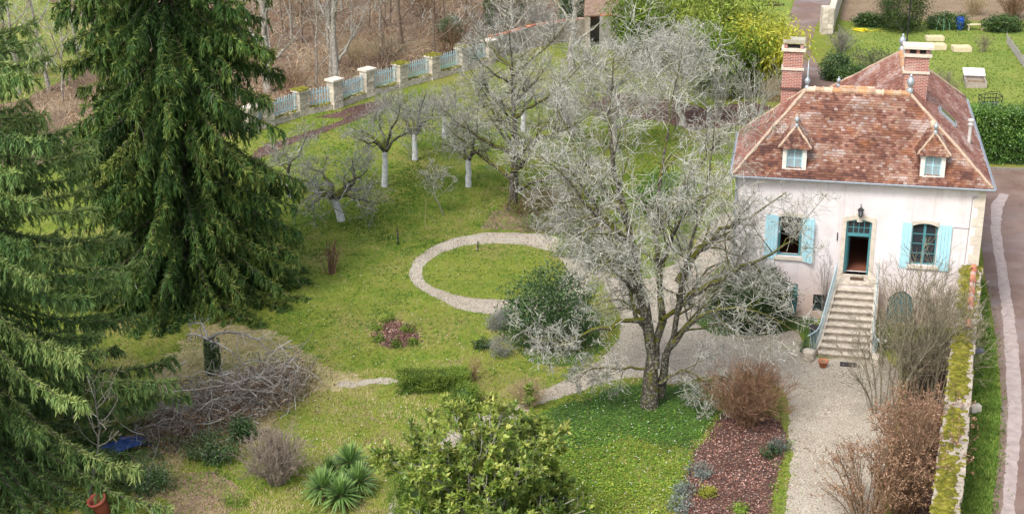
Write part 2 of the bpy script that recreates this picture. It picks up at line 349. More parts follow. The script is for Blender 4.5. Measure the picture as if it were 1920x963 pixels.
# kerb between road and hedge garden
kb = MB(); a_, b_ = G(1846, 318)[:2], G(2100, 326)[:2]
kb.bar((*a_, .07), (*b_, .07), .18, .14); tag(kb.build('kerb', simple('kerb_stone', (.2, .17, .14), .9)), kind='structure')
# ------------------------------------------------------------------ house
HA = math.radians(-10.37); HW = 10.36
HU = np.array([math.cos(HA), math.sin(HA), 0]); HV = np.array([-math.sin(HA), math.cos(HA), 0])
HO = np.array([19.243, 60.756, 0.0])-HU*HW
def HP(u, v, z=0.0): return HO+HU*u+HV*v+np.array([0, 0, z])
def plaster_mat():
    m, nt, b = newmat('pink_lime_plaster')
    c = ramp(nt, [(.3, (.61, .54, .52)), (.6, (.70, .645, .635)), (.8, (.63, .57, .55))], noise(nt, .9, 5, .6).outputs[0]).outputs[0]
    g = nt.nodes['geo']; s = nt.nodes.new('ShaderNodeSeparateXYZ'); nt.links.new(g.outputs['Position'], s.inputs[0])
    ad = nt.nodes.new('ShaderNodeMath'); ad.operation = 'MULTIPLY_ADD'; nt.links.new(noise(nt, 1.2, 5).outputs[0], ad.inputs[0]); ad.inputs[1].default_value = 2.2; nt.links.new(s.outputs[2], ad.inputs[2])
    f = ramp(nt, [(.22, (1,)*3), (.6, (0,)*3)], None); mp = nt.nodes.new('ShaderNodeMapRange'); mp.inputs[1].default_value = 0; mp.inputs[2].default_value = 6
    nt.links.new(ad.outputs[0], mp.inputs[0]); nt.links.new(mp.outputs[0], f.inputs['Fac'])
    c = mix(nt, f.outputs[0], c, (.5, .36, .29))            # bare ochre render low on the wall
    st = ramp(nt, [(.56, (0,)*3), (.75, (.55,)*3)], noise(nt, 2.1, 6, .7).outputs[0]).outputs[0]
    c = mix(nt, st, c, (.5, .44, .38))
    mpv = nt.nodes.new('ShaderNodeMapping'); mpv.inputs['Scale'].default_value = (3.2, 3.2, .22); nt.links.new(g.outputs['Position'], mpv.inputs['Vector'])
    sk_ = ramp(nt, [(.55, (0,)*3), (.72, (.5,)*3)], noise(nt, 1., 5, .6, mpv.outputs[0]).outputs[0]).outputs[0]
    c = mix(nt, sk_, c, (.42, .37, .33))                      # rain streaks
    nt.links.new(c, b.inputs['Base Color']); b.inputs['Roughness'].default_value = .92; b.inputs['Specular IOR Level'].default_value = .15
    bump(nt, noise(nt, 12, 6, .7).outputs[0], .3, .01, b); return m
M_plaster = plaster_mat()
M_stone = simple('pale_limestone', (.56, .49, .40), .9, .22, 3.5, bmp=.01)
M_stair = simple('weathered_stair_stone', (.45, .39, .31), .9, .5, 5, bmp=.015)
M_teal = simple('teal_paint', (.075, .235, .25), .5, .15, 5)
M_shut = simple('pale_turquoise_paint', (.36, .60, .66), .6, .14, 3)
M_dark = simple('dark_interior', (.03, .028, .026), .9, .2)
M_inwall = simple('interior_wall', (.25, .2, .15), .9, .2)
M_zinc = simple('zinc', (.36, .39, .42), .45, .2, 8, metal=.4)
M_iron = simple('black_iron', (.02, .02, .022), .5, .2)
M_mortar = simple('cream_hip_mortar', (.42, .30, .215), .9, .4, 5, bmp=.01)
M_terr = simple('terracotta', (.42, .17, .09), .8, .3, 5)
M_floor = simple('terracotta_floor', (.2, .075, .045), .5, .3, 5)
M_rail = simple('pale_blue_iron_paint', (.36, .46, .47), .5, .15)
def glass_mat():
    m, nt, b = newmat('window_glass'); b.inputs['Base Color'].default_value = (.03, .035, .04, 1); b.inputs['Roughness'].default_value = .06
    b.inputs['Specular IOR Level'].default_value = .6; return m
M_glass = glass_mat()
def tile_mat(name, stops, dark=.6):
    m, nt, b = newmat(name); v = vattr(nt)
    c = ramp(nt, stops, v, 'LINEAR').outputs[0]
    n1 = ramp(nt, [(.38, (1.0,)*3), (.66, (dark,)*3)], noise(nt, .9, 5, .65).outputs[0]).outputs[0]
    c = mix(nt, 1., c, n1, 'MULTIPLY')
    o = ramp(nt, [(.54, (0,)*3), (.7, (.5,)*3)], noise(nt, 1.7, 4).outputs[0]).outputs[0]
    c = mix(nt, o, c, (.28, .105, .035))                     # rusty lichen
    d = ramp(nt, [(.56, (0,)*3), (.72, (.4,)*3)], noise(nt, 5, 5).outputs[0]).outputs[0]
    c = mix(nt, d, c, (.09, .04, .028))
    nt.links.new(c, b.inputs['Base Color']); b.inputs['Roughness'].default_value = .75; b.inputs['Specular IOR Level'].default_value = .3
    bump(nt, noise(nt, 25, 4).outputs[0], .4, .01, b); return m
M_tile = tile_mat('clay_tiles', [(0, (.085, .038, .03)), (.22, (.13, .052, .036)), (.42, (.2, .085, .052)), (.6, (.26, .135, .1)), (.72, (.29, .17, .11)), (.85, (.33, .23, .19)), (1, (.38, .29, .25))])
M_tile2 = tile_mat('red_clay_tiles', [(0, (.14, .05, .036)), (.3, (.22, .085, .058)), (.6, (.29, .135, .1)), (.85, (.36, .235, .19)), (1, (.42, .31, .27))], .75)
def brick_mat():
    m, nt, b = newmat('chimney_brick'); tc = nt.nodes.new('ShaderNodeTexCoord'); mp = nt.nodes.new('ShaderNodeMapping')
    # wrap u+v so that every upright face carries courses
    sx = nt.nodes.new('ShaderNodeSeparateXYZ'); nt.links.new(tc.outputs['Object'], sx.inputs[0]); ad = nt.nodes.new('ShaderNodeMath'); nt.links.new(sx.outputs[0], ad.inputs[0]); nt.links.new(sx.outputs[1], ad.inputs[1])
    cb = nt.nodes.new('ShaderNodeCombineXYZ'); nt.links.new(ad.outputs[0], cb.inputs[0]); nt.links.new(sx.outputs[2], cb.inputs[1])
    br = nt.nodes.new('ShaderNodeTexBrick'); nt.links.new(cb.outputs[0], br.inputs['Vector']); br.inputs['Scale'].default_value = 1
    br.inputs['Brick Width'].default_value = .22; br.inputs['Row Height'].default_value = .068; br.inputs['Mortar Size'].default_value = .009; br.inputs['Mortar Smooth'].default_value = .3
    br.inputs['Color1'].default_value = (.36, .11, .07, 1); br.inputs['Color2'].default_value = (.23, .07, .055, 1); br.inputs['Mortar'].default_value = (.5, .42, .36, 1)
    st = ramp(nt, [(.52, (0,)*3), (.75, (.4,)*3)], noise(nt, 1.6, 5).outputs[0]).outputs[0]
    c = mix(nt, st, br.outputs['Color'], (.48, .4, .36)); nt.links.new(c, b.inputs['Base Color']); b.inputs['Roughness'].default_value = .9
    bump(nt, br.outputs['Fac'], -.7, .012, b); return m
M_brick = brick_mat()

house = thing('house', 'pink plastered house with hipped clay tile roof and stone front stairs', 'house', HO, HA)
EZ = 6.2; WT = .42; U0, U1, V0 = .22, HW-.22, .25
RH, RV, RL, RR = 9.1, 3.25, 2.8, 7.01          # ridge height, ridge depth, left and right ridge ends
VB, VE, WL, WR = 6.5, 14.1, 3.66, 10.75        # back eave of the front block, back eave of the wing, wing left eave, wing ridge end
OPEN = dict(winL=(2.0, 2.98, 2.7, 4.5), door=(4.75, 5.78, 2.1, 4.5), winR=(7.4, 8.42, 2.68, 4.5), bdoor=(2.28, 2.96, .06, 1.5), bwin=(3.62, 4.22, .3, 1.08), arch=(6.68, 7.74, .06, 1.5))
def facade():
    m = MB(); us = sorted({U0, U1, *[q for o in OPEN.values() for q in o[:2]]}); zs = sorted({0., EZ, *[q for o in OPEN.values() for q in o[2:]]})
    hole = lambda u, z: any(o[0] < u < o[1] and o[2] < z < o[3] for o in OPEN.values())
    for i in range(len(us)-1):
        z0 = None
        for j in range(len(zs)-1):
            h = hole((us[i]+us[i+1])/2, (zs[j]+zs[j+1])/2)
            if not h and z0 is None: z0 = zs[j]
            if z0 is not None and (h or j == len(zs)-2):
                z1 = zs[j] if h else zs[j+1]
                m.add([(us[i], V0, z0), (us[i+1], V0, z0), (us[i+1], V0, z1), (us[i], V0, z1)], [(0, 1, 2, 3)])
                m.add([(us[i], V0+WT, z0), (us[i+1], V0+WT, z0), (us[i+1], V0+WT, z1), (us[i], V0+WT, z1)], [(3, 2, 1, 0)]); z0 = None
    for a, b, c, d in OPEN.values():          # reveals
        for p, q in (((a, c), (a, d)), ((b, c), (b, d)), ((a, c), (b, c)), ((a, d), (b, d))):
            m.add([(p[0], V0, p[1]), (q[0], V0, q[1]), (q[0], V0+WT, q[1]), (p[0], V0+WT, p[1])], [(0, 1, 2, 3)])
    return m.build('front_wall', M_plaster, house)
facade()
m = MB()
m.box(U0, U0+WT, V0+.002, VB-.25, 0, EZ); m.box(U1-WT, U1, V0+.002, VE-.25, 0, EZ)
m.box(U0+WT, WL+.22, VB-.25-WT, VB-.25, 0, EZ); m.box(WL+.22, WL+.22+WT, VB-.25, VE-.25, 0, EZ); m.box(WL+.22+WT, U1-WT, VE-.25-WT, VE-.25, 0, EZ)
m.build('side_wall', M_plaster, house)
m = MB(); m.box(U0+WT+.01, U1-WT-.01, V0+WT+.01, VB-.7, 1.95, 2.08); m.build('interior_floor', M_floor, house)
m = MB(); m.box(U0+WT+.01, U1-WT-.01, 4.6, 4.75, 2.1, EZ); m.box(4.2, 4.28, V0+WT+.02, 4.55, 2.1, 5.6); m.box(6.5, 6.58, V0+WT+.02, 4.55, 2.1, 5.6); m.build('partition', M_inwall, house)
m = MB(); m.box(U0+WT+.01, U1-WT-.01, V0+WT+.01, 4.55, 5.62, 5.7); m.build('interior_ceiling', M_inwall, house)
m = MB(); m.box(4.32, 4.7, 1.6, 2.5, 2.1, 2.95); m.build('cabinet', simple('ochre_wood', (.45, .22, .05), .6), house)
m = MB(); m.box(U0+WT+.01, U1-WT-.01, V0+WT+.25, V0+WT+.3, 0, 1.9); m.build('cellar_wall', M_dark, house)

def spandrel(m, a, b, zt, rise, y0, y1, n=8, ztop=None):
    """infill that turns a square opening head into a segmental arch"""
    ztop = zt if ztop is None else ztop
    arc = [(a+(b-a)*k/n, zt-rise+rise*(1-(2*k/n-1)**2)) for k in range(n+1)]
    for k in range(n):
        if k == 0 or True:
            (x0, z0), (x1, z1) = arc[k], arc[k+1]
            if ztop-min(z0, z1) > 1e-4: m.prism([(x0, z0), (x1, z1), (x1, ztop+.0005), (x0, ztop+.0005)], y0, y1)
def window(op, panes, label):
    a, b, c, d = op; m = MB(); t = .055; y0, y1 = V0+.14, V0+.2
    m.box(a, a+t, y0, y1, c, d); m.box(b-t, b, y0, y1, c, d); m.box(a+t, b-t, y0, y1, c, c+t); m.box(a+t, b-t, y0, y1, d-t-.03, d)
    mid = (a+b)/2; m.box(mid-.05, mid+.05, y0-.01, y1+.01, c+t, d-t-.03)
    n = 4; zs = np.linspace(c+t, d-t-.03, n+1)
    for z in zs[1:-1]: m.box(a+t, mid-.05, y0+.005, y1-.005, z-.015, z+.015); m.box(mid+.05, b-t, y0+.005, y1-.005, z-.015, z+.015)
    w = m.build('window', M_teal, house); w['label'] = label
    for k in range(n):
        for (x0, x1) in ((a+t, mid-.05), (mid+.05, b-t)):
            q = MB(); q.box(x0, x1, y0+.025, y0+.032, zs[k]+.015, zs[k+1]-.015); q.build('pane', M_glass, w)
    return w
window(OPEN['winR'], 8, 'teal casement window between open turquoise shutters')
m = MB(); m.box(7.9, 8.3, V0+.26, V0+.3, 2.8, 4.3); m.build('curtain', simple('pale_curtain', (.5, .42, .42), .9), house)
m = MB(); m.box(7.42, 8.4, V0+.3, V0+.36, 2.72, 3.2); m.build('window_box', simple('red_fabric', (.2, .03, .03), .9), house)
# left window stands open: frame only, casements folded inwards
m = MB(); a, b, c, d = OPEN['winL']; t = .055
m.box(a, a+t, V0+.14, V0+.2, c, d); m.box(b-t, b, V0+.14, V0+.2, c, d); m.box(a+t, b-t, V0+.14, V0+.2, c, c+t); m.box(a+t, b-t, V0+.14, V0+.2, d-t, d)
m.box(a+.06, a+.1, V0+.2, V0+.62, c+.06, d-.08); m.box(b-.1, b-.06, V0+.2, V0+.62, c+.06, d-.08)
m.build('open_window', M_teal, house)
for key, rise in (('winL', .1), ('winR', .12)):
    a, b, c, d = OPEN[key]; m = MB(); spandrel(m, a, b, d, rise, V0-.006, V0+.13); m.build('lintel', M_stone, house)
    m = MB(); n = 8                                     # dressed stone head above the opening
    for k in range(n):
        x0, x1 = a-.06+(b-a+.12)*k/n, a-.06+(b-a+.12)*(k+1)/n; z0 = d+.002
        e = lambda x: .09*(1-((x-(a+b)/2)/((b-a)/2+.06))**2)
        m.prism([(x0, z0), (x1, z0), (x1, z0+.05+e(x1)), (x0, z0+.05+e(x0))], V0-.012, V0+.02)
    m.build('window_head', M_stone, house)
    m = MB(); m.box(a-.12, b+.12, V0-.1, V0+.13, c-.13, c-.002); m.build('window_sill', M_stone, house)
def shutter(u0, u1, z0, z1, hinge, ang):
    """boarded shutter swung open round its hinge"""
    w = u1-u0
    m = MB(); n = 4; g = .006
    for k in range(n): m.box(k*w/n+g, (k+1)*w/n-g, -.035, -.008, 0, z1-z0-.05*(1 if k in (0, 3) else 0)*0)
    for z in (.25, z1-z0-.35): m.box(.0, w, -.008, .012, z, z+.12)
    m.bar((.05, .002, .3), (w-.05, .002, z1-z0-.3), .02, .08, (0, 1, 0))
    o = m.build('shutter', M_shut, house)
    if hinge == 'R': o.location = (u1, V0-.02, z0); o.rotation_euler = (0, 0, math.pi-ang); o.scale = (1, -1, 1)
    else: o.location = (u0, V0-.02, z0); o.rotation_euler = (0, 0, -ang)
    for z in (.3, z1-z0-.3): m = MB(); m.box(.02, w-.06, -.042, -.036, z-.02, z+.02); m.build('strap_hinge', M_shut, o)
    return o
shutter(1.46, 1.98, 2.55, 4.5, 'R', math.radians(5)); shutter(3.02, 3.54, 2.55, 4.5, 'L', math.radians(28))
shutter(6.86, 7.38, 2.52, 4.5, 'R', math.radians(8)); shutter(8.45, 8.97, 2.52, 4.5, 'L', math.radians(6))
# door opening
a, b, c, d = OPEN['door']; t = .08
m = MB(); y0, y1 = V0+.1, V0+.2
m.box(a, a+t, y0, y1, c, d); m.box(b-t, b, y0, y1, c, d); m.box(a+t, b-t, y0, y1, d-t-.04, d); m.box(a+t, b-t, y0-.03, y1, 3.75, 3.87)
for k in range(1, 4): x = a+t+(b-a-2*t)*k/4; m.box(x-.016, x+.016, y0+.03, y0+.06, 3.87, d-t-.04)
m.box(a+t, b-t, y0+.032, y0+.058, 4.1, 4.13)
dr = m.build('door_frame', M_teal, house)
for k in range(4):
    for z0, z1 in ((3.87, 4.1), (4.13, d-t-.04)):
        x = a+t+(b-a-2*t)*k/4; q = MB(); q.box(x+.016, x+(b-a-2*t)/4-.016, y0+.042, y0+.048, z0, z1); q.build('pane', M_glass, dr)
m = MB(); w_ = b-a-2*t; m.box(0, w_-.05, -.025, .025, 0, 1.62)
for z0 in (.12, .62, 1.12): m.box(.1, w_-.15, -.034, -.026, z0, z0+.36)
q = m.build('door', M_teal, house); q.location = (a+t+.03, y1+.02, c+.012); q.rotation_euler = (0, 0, math.radians(82)); q['label'] = 'teal panelled front door swung open inwards'
qq = MB(); qq.tube([(w_-.15, -.05, .8), (w_-.15, -.09, .8), (w_-.25, -.09, .8)], .012, 6); qq.build('handle', M_iron, q)
m = MB(); spandrel(m, a, b, d, .1, V0-.02, V0+.1)
for x0, x1 in ((a-.17, a), (b, b+.17)): m.box(x0, x1, V0-.035, V0+.1, 2.1, 4.42)
n = 8; xs = np.linspace(a-.17, b+.17, n+1); e = lambda x: .12*(1-((x-(a+b)/2)/((b-a)/2+.17))**2)
for k in range(n): m.prism([(xs[k], 4.42 if (xs[k+1] <= a+.01 or xs[k] >= b-.01) else 4.502), (xs[k+1], 4.42 if (xs[k+1] <= a+.01 or xs[k] >= b-.01) else 4.502), (xs[k+1], 4.58+e(xs[k+1])), (xs[k], 4.58+e(xs[k]))], V0-.03, V0+.03)
m.build('door_surround', M_stone, house)
m = MB(); m.prism([(5.16, 4.42), (5.37, 4.42), (5.42, 4.76), (5.11, 4.76)], V0-.06, V0+.03); m.build('keystone', M_stone, house)
m = MB(); m.box(a-.17, b+.17, V0-.05, V0+.3, 2.075, 2.1); m.build('threshold', M_stone, house)
# cellar openings
a, b, c, d = OPEN['bdoor']; m = MB(); m.box(a, b, V0+.1, V0+.15, c, d)
for i in range(2):
    for k in range(3): x = a+.05+i*(b-a-.05)/2; z = c+.06+k*(d-c-.06)/3; m.box(x, x+(b-a-.15)/2, V0+.085, V0+.1, z, z+(d-c)/3-.08)
m.build('cellar_door', M_teal, house)['label'] = 'small teal panelled cellar door left of the stairs'
a, b, c, d = OPEN['bwin']; m = MB(); m.box(a, b, V0+.12, V0+.15, c, d); m.build('cellar_window', simple('dark_green_board', (.03, .045, .04), .7), house)
m = MB(); m.box(a, b, V0+.08, V0+.1, c+.36, c+.39); m.box((a+b)/2-.012, (a+b)/2+.012, V0+.08, V0+.1, c, c+.36); m.build('window_bar', M_iron, house)
a, b, c, d = OPEN['arch']; m = MB(); m.box(a, b, V0+.1, V0+.15, c, d)
for k in range(6): x = a+(b-a)*k/6; m.box(x+.012, x+(b-a)/6-.012, V0+.08, V0+.1, c, d-.01)
m.build('arched_cellar_door', simple('grey_teal_paint', (.07, .15, .165), .6, .25), house)
m = MB(); spandrel(m, a, b, d, .42, V0-.008, V0+.12); m.build('arch_infill', M_plaster, house)
# quoins at the right corner
for k in range(15):
    z0 = .1+k*.4; w_ = .42 if k % 2 else .26
    m = MB(); m.box(U1-w_, U1+.012, V0-.014-.003*(k % 3), V0+.3, z0+.008, z0+.392); m.build('quoin', M_stone, house)
m = MB(); m.box(U0-.01, U1-.3, V0-.02, V0+.02, 5.98, 6.19); m.build('cornice', M_plaster, house)
# lantern
m = MB(); x = 5.27; m.tube([(x, V0, 5.12), (x, V0-.12, 5.22), (x, V0-.25, 5.12)], .015, 6)
m.lathe([(.02, .16), (.05, .12), (.13, .06), (.14, .04), (.12, .03)], (x, V0-.25, 4.97), 6)
for k in range(6): t_ = math.pi/3*k; m.bar((x+.115*math.cos(t_), V0-.25+.115*math.sin(t_), 5.0), (x+.08*math.cos(t_), V0-.25+.08*math.sin(t_), 4.74), .015, .015)
m.lathe([(.085, .03), (.09, .01), (.05, -.02), (.015, -.05)], (x, V0-.25, 4.72), 6)
ln = m.build('wall_lantern', M_iron, house)
m = MB(); m.lathe([(.07, 0), (.1, .24)], (x, V0-.25, 4.75), 6); m.build('lantern_glass', simple('smoky_glass', (.16, .17, .18), .1), ln)
# wires and downpipe
m = MB(); m.tube([(U1-.5, V0-.02, 5.7), (U1-.52, V0-.02, 4.45), (U1-.55, V0-.02, 2.9)], .009, 5); m.tube([(9.0, V0-.02, 4.42), (9.5, V0-.02, 4.4), (U1-.5, V0-.02, 4.42)], .009, 5)
m.tube([(U1-.5, V0-.03, 5.7), (U1-.42, V0-.12, 5.82), (U1-.32, V0-.12, 5.8)], .018, 5); m.build('wall_cable', simple('grey_cable', (.2, .17, .16), .8), house)
m = MB(); m.tube([(U0-.02, .05, 6.1), (U0-.04, V0-.08, 5.75), (U0-.04, V0-.08, .1)], .045, 8); m.build('downpipe', M_zinc, house)
m = MB(); m.tube([(4.42, V0-.03, 3.9), (4.42, V0-.05, 3.55)], .02, 5); m.build('bell_pull', M_iron, house)

# ---- roof
roof_polys = dict(front=[(0, 0, EZ), (HW, 0, EZ), (RR, RV, RH), (RL, RV, RH)], left=[(0, VB, EZ), (0, 0, EZ), (RL, RV, RH)],
    back=[(WL, VB, EZ), (0, VB, EZ), (RL, RV, RH), (RR, RV, RH)], wing_left=[(WL, VE, EZ), (WL, VB, EZ), (RR, RV, RH), (RR, WR, RH)],
    right=[(HW, 0, EZ), (HW, VE, EZ), (RR, WR, RH), (RR, RV, RH)], wing_back=[(HW, VE, EZ), (WL, VE, EZ), (RR, WR, RH)])
m = MB()
for p in roof_polys.values(): m.add(p, [list(range(len(p)))])
m.add([(0, 0, EZ-.02), (HW, 0, EZ-.02), (HW, VE, EZ-.02), (WL, VE, EZ-.02), (WL, VB, EZ-.02), (0, VB, EZ-.02)], [[5, 4, 3, 2, 1, 0]])
roof = m.build('roof', M_tile2, house)
def tiles(poly, mat, parent, tw=.165, ex=.125, name='roof_tiles', holes=()):
    P = np.array(poly, float); e = norm(P[1]-P[0]); n = norm(np.cross(P[1]-P[0], P[2]-P[0])); s = np.cross(n, e)
    if n[2] < 0: n = -n
    if s[2] < 0: s = -s
    uv = np.stack([(P-P[0])@e, (P-P[0])@s], 1)
    rows = int(uv[:, 1].max()/ex)+1; cs = []
    for r in range(rows):
        x = np.arange(uv[:, 0].min()-tw, uv[:, 0].max()+tw, tw)+(tw/2 if r % 2 else 0)
        cs.append(np.stack([x, np.full_like(x, (r+.5)*ex)], 1))
    c = np.concatenate(cs); c = c[inpoly(c, uv)]
    for h in holes: c = c[~inpoly(c, h)]
    N = len(c); c = c+RNG.normal(size=c.shape)*.006
    hw = tw*.47+RNG.normal(size=N)*.004; tilt = .035+RNG.normal(size=N)*.006; th = .016
    lo = c[:, 1]-ex*.5-.012+RNG.normal(size=N)*.005; hi = c[:, 1]+ex*.75
    def pt(x, y, h): return P[0]+x[:, None]*e+y[:, None]*s+h[:, None]*n
    tw_ = RNG.normal(size=N)*.004
    V = np.stack([pt(c[:, 0]-hw, lo, tilt+tw_), pt(c[:, 0]+hw, lo, tilt-tw_), pt(c[:, 0]+hw, hi, np.full(N, .008)), pt(c[:, 0]-hw, hi, np.full(N, .008)),
                  pt(c[:, 0]-hw, lo, tilt+tw_-th-.012), pt(c[:, 0]+hw, lo, tilt-tw_-th-.012)], 1).reshape(-1, 3)
    b = (np.arange(N)*6)[:, None]; F = np.concatenate([b+np.array([[0, 1, 2, 3]]), b+np.array([[4, 5, 1, 0]])])
    T = np.concatenate([b+np.array([[0, 3, 4]]), b+np.array([[1, 5, 2]])])
    # clustered colours: neighbouring tiles from one firing
    sd_ = int(RNG.integers(0, 999)); v = np.clip(.53+.17*RNG.normal(size=N)+.55*(vnoise(c*np.array([.45, 1.6]), .45, sd_)-.5)+.5*(vnoise(c, 1.3, sd_+1)-.5), 0, 1)
    o = link(name, fast_mesh(name, V, [F, T], np.repeat(v, 6)), mat, parent); o['kind'] = 'stuff'; return o
for k, p in roof_polys.items(): tiles(p, M_tile if k == 'front' else M_tile2, roof)
def hip(p, q, r=.075, name='hip_mortar', parent=roof):
    P = resample([p, q], 14); P = P+np.array([0, 0, .035]); P[1:-1] += RNG.normal(size=(12, 3))*.008
    m = MB(); m.tube(P, r*(1+.12*RNG.normal(size=14)), 7); return m.build(name, M_mortar, parent, True)
for p, q in (((0, 0, EZ), (RL, RV, RH)), ((HW, 0, EZ), (RR, RV, RH)), ((0, VB, EZ), (RL, RV, RH)), ((HW, VE, EZ), (RR, WR, RH)), ((WL, VE, EZ), (RR, WR, RH))): hip(p, q)
M_ridge = simple('cream_ridge_tile', (.44, .29, .19), .85, .4, 2.5, bmp=.01)
M_ridges = [M_ridge, simple('pale_ridge_tile', (.58, .43, .31), .85, .3, 2.5, bmp=.01), simple('orange_ridge_tile', (.46, .25, .13), .85, .4, 2.5, bmp=.01)]
def ridge(p, q, n, r=.13, parent=roof):
    p = np.array(p, float); q = np.array(q, float); d = (q-p)/n; e = norm(d); sdv = norm(np.cross(e, [0, 0, 1]))
    for k in range(n):
        a0 = p+d*k; V = []; F = []; S_ = 7
        for t_, rr in ((-.02, r), (.8, r*.9), (.8, r*1.22), (1.0, r*1.22)):
            for i in range(S_):
                an = math.pi*(i/(S_-1)*1.3-.15); V.append(a0+d*t_+sdv*math.cos(an)*rr+np.array([0, 0, math.sin(an)*rr*1.05-.02]))
        for j in range(3):
            for i in range(S_-1): F.append((j*S_+i, j*S_+i+1, (j+1)*S_+i+1, (j+1)*S_+i))
        mm = MB(); mm.add(V, F); mm.build('ridge_tile', random.choice(M_ridges), parent)
ridge((RL, RV, RH+.02), (RR, RV, RH+.02), 12); ridge((RR, RV+.1, RH+.025), (RR, WR, RH+.025), 18)
def finial(c, s=1., parent=house, spike=0., name='finial'):
    m = MB(); m.lathe([(.13, -.15), (.13, .1), (.09, .14), (.06, .2), (.1, .24), (.145, .33), (.16, .42), (.145, .5), (.09, .58), (.05, .62), (.065, .67), (.05, .72), (.01, .76+spike)], (0, 0, 0), 14)
    for V in m.V: V *= s
    o = m.build(name, M_zinc, parent, True); o.location = c; return o
finial((RL, RV, RH+.05), .75, roof, .9); finial((RR, RV, RH+.1), 1., roof); finial((RR, WR, RH+.1), 1., roof)
# gutters
def gutter(p, q):
    p = np.array(p); q = np.array(q); e = norm(q-p); sdv = norm(np.cross(e, [0, 0, 1.])); V = []; F = []; S_ = 6
    for P_ in (p, q):
        for rr in (.075, .062):
            for i in range(S_): an = math.pi+math.pi*i/(S_-1); V.append(P_+sdv*math.cos(an)*rr+np.array([0, 0, math.sin(an)*rr]))
    for i in range(S_-1): F += [(i, i+1, 2*S_+i+1, 2*S_+i), (S_+i+1, S_+i, 3*S_+i, 3*S_+i+1)]
    F += [(0, S_, 3*S_, 2*S_), (S_-1, 2*S_-1, 4*S_-1, 3*S_-1)]
    m = MB(); m.add(V, F); m.build('gutter', M_zinc, house)
gutter((-.05, -.08, EZ-.01), (HW+.05, -.08, EZ-.01)); gutter((HW+.08, 0, EZ-.01), (HW+.08, VE, EZ-.01)); gutter((-.08, VB, EZ-.01), (-.08, 0, EZ-.01))
# dormers
def slope_poly_tiles(poly, parent): return tiles(poly, M_tile, parent, .13, .1)
def rz(v): return EZ+(RH-EZ)*v/RV
M_white_stone = simple('whitened_limestone', (.66, .61, .54), .9, .15, 4, bmp=.01)
M_cglass = simple('curtained_glass', (.27, .33, .35), .15, .2, 4)
def dormer(uc, name='dormer', label=None):
    hw = .485; v0 = .28; zb, zt = 6.38, 7.42
    a, b, c, e = uc-.32, uc+.32, zb+.14, zt-.04
    m = MB(); m.box(uc-hw, a, v0, v0+.2, zb, zt); m.box(b, uc+hw, v0, v0+.2, zb, zt); m.box(a, b, v0, v0+.2, zb, c); m.box(a, b, v0, v0+.2, e, zt); spandrel(m, a, b, e, .1, v0+.003, v0+.19)
    m.box(uc-hw-.03, uc+hw+.03, v0-.05, v0+.1, zb-.07, zb-.002)
    n = 6                                              # arched head
    for k in range(n):
        x0, x1 = uc-hw+2*hw*k/n, uc-hw+2*hw*(k+1)/n; f = lambda x: .1*(1-((x-uc)/hw)**2)
        m.prism([(x0, zt+.001), (x1, zt+.001), (x1, zt+.002+f(x1)), (x0, zt+.002+f(x0))], v0, v0+.2)
    d = m.build(name, M_white_stone, house); d['label'] = label
    for sg in (-1, 1): m = MB(); m.add([(uc+sg*(hw-.02), v0+.2, zb), (uc+sg*(hw-.02), v0+.2, zt), (uc+sg*(hw-.02), 1.75, zt), ], [[0, 1, 2]]); m.build('dormer_cheek', M_plaster, d)
    w = MB(); t = .04; y = v0+.08
    w.box(a, a+t, y, y+.05, c, e); w.box(b-t, b, y, y+.05, c, e); w.box(a+t, b-t, y, y+.05, c, c+t); w.box(a+t, b-t, y, y+.05, e-t-.02, e)
    w.box(uc-.02, uc+.02, y+.005, y+.045, c+t, e-t); w.box(a+t, uc-.02, y+.01, y+.04, (c+e)/2-.012, (c+e)/2+.012); w.box(uc+.02, b-t, y+.01, y+.04, (c+e)/2-.012, (c+e)/2+.012)
    w = w.build('window', M_shut, d)
    for x0, x1 in ((a+t, uc-.02), (uc+.02, b-t)):
        for z0, z1 in ((c+t, (c+e)/2-.012), ((c+e)/2+.012, e-t)):
            q = MB(); q.box(x0, x1, y+.02, y+.026, z0, z1); q.build('pane', M_cglass, d)
    # roof: small hipped gable
    zp = 8.22; ev = zt-.02; ow = .66; vp = .62; vf = .16
    vr = (zp-EZ)/(RH-EZ)*RV; vev = (ev-EZ)/(RH-EZ)*RV
    L = [(uc-ow, vev, ev), (uc-ow, vf, ev), (uc, vp, zp), (uc, vr, zp)]; R_ = [(uc+ow, vf, ev), (uc+ow, vev, ev), (uc, vr, zp), (uc, vp, zp)]; Fp = [(uc-ow, vf, ev), (uc+ow, vf, ev), (uc, vp, zp)]
    m = MB()
    for p in (L, R_, Fp): m.add(p, [list(range(len(p)))])
    m.add([(uc-ow, vf, ev-.015), (uc+ow, vf, ev-.015), (uc+ow, vev, ev-.015), (uc-ow, vev, ev-.015)], [[3, 2, 1, 0]])
    rf = m.build('dormer_roof', M_tile, d)
    for p in (L, R_, Fp): tiles(p, M_tile, d, .13, .105)
    hip((uc-ow, vf, ev), (uc, vp, zp), .05, parent=d); hip((uc+ow, vf, ev), (uc, vp, zp), .05, parent=d)
    ridge((uc, vp, zp), (uc, vr, zp), 5, .085, d)
    finial((uc, vp, zp+.02), .62, d, 0)
    return d
dormer(2.47, label='dormer nearer the bare tree'); dormer(7.97, label='dormer nearer the road')
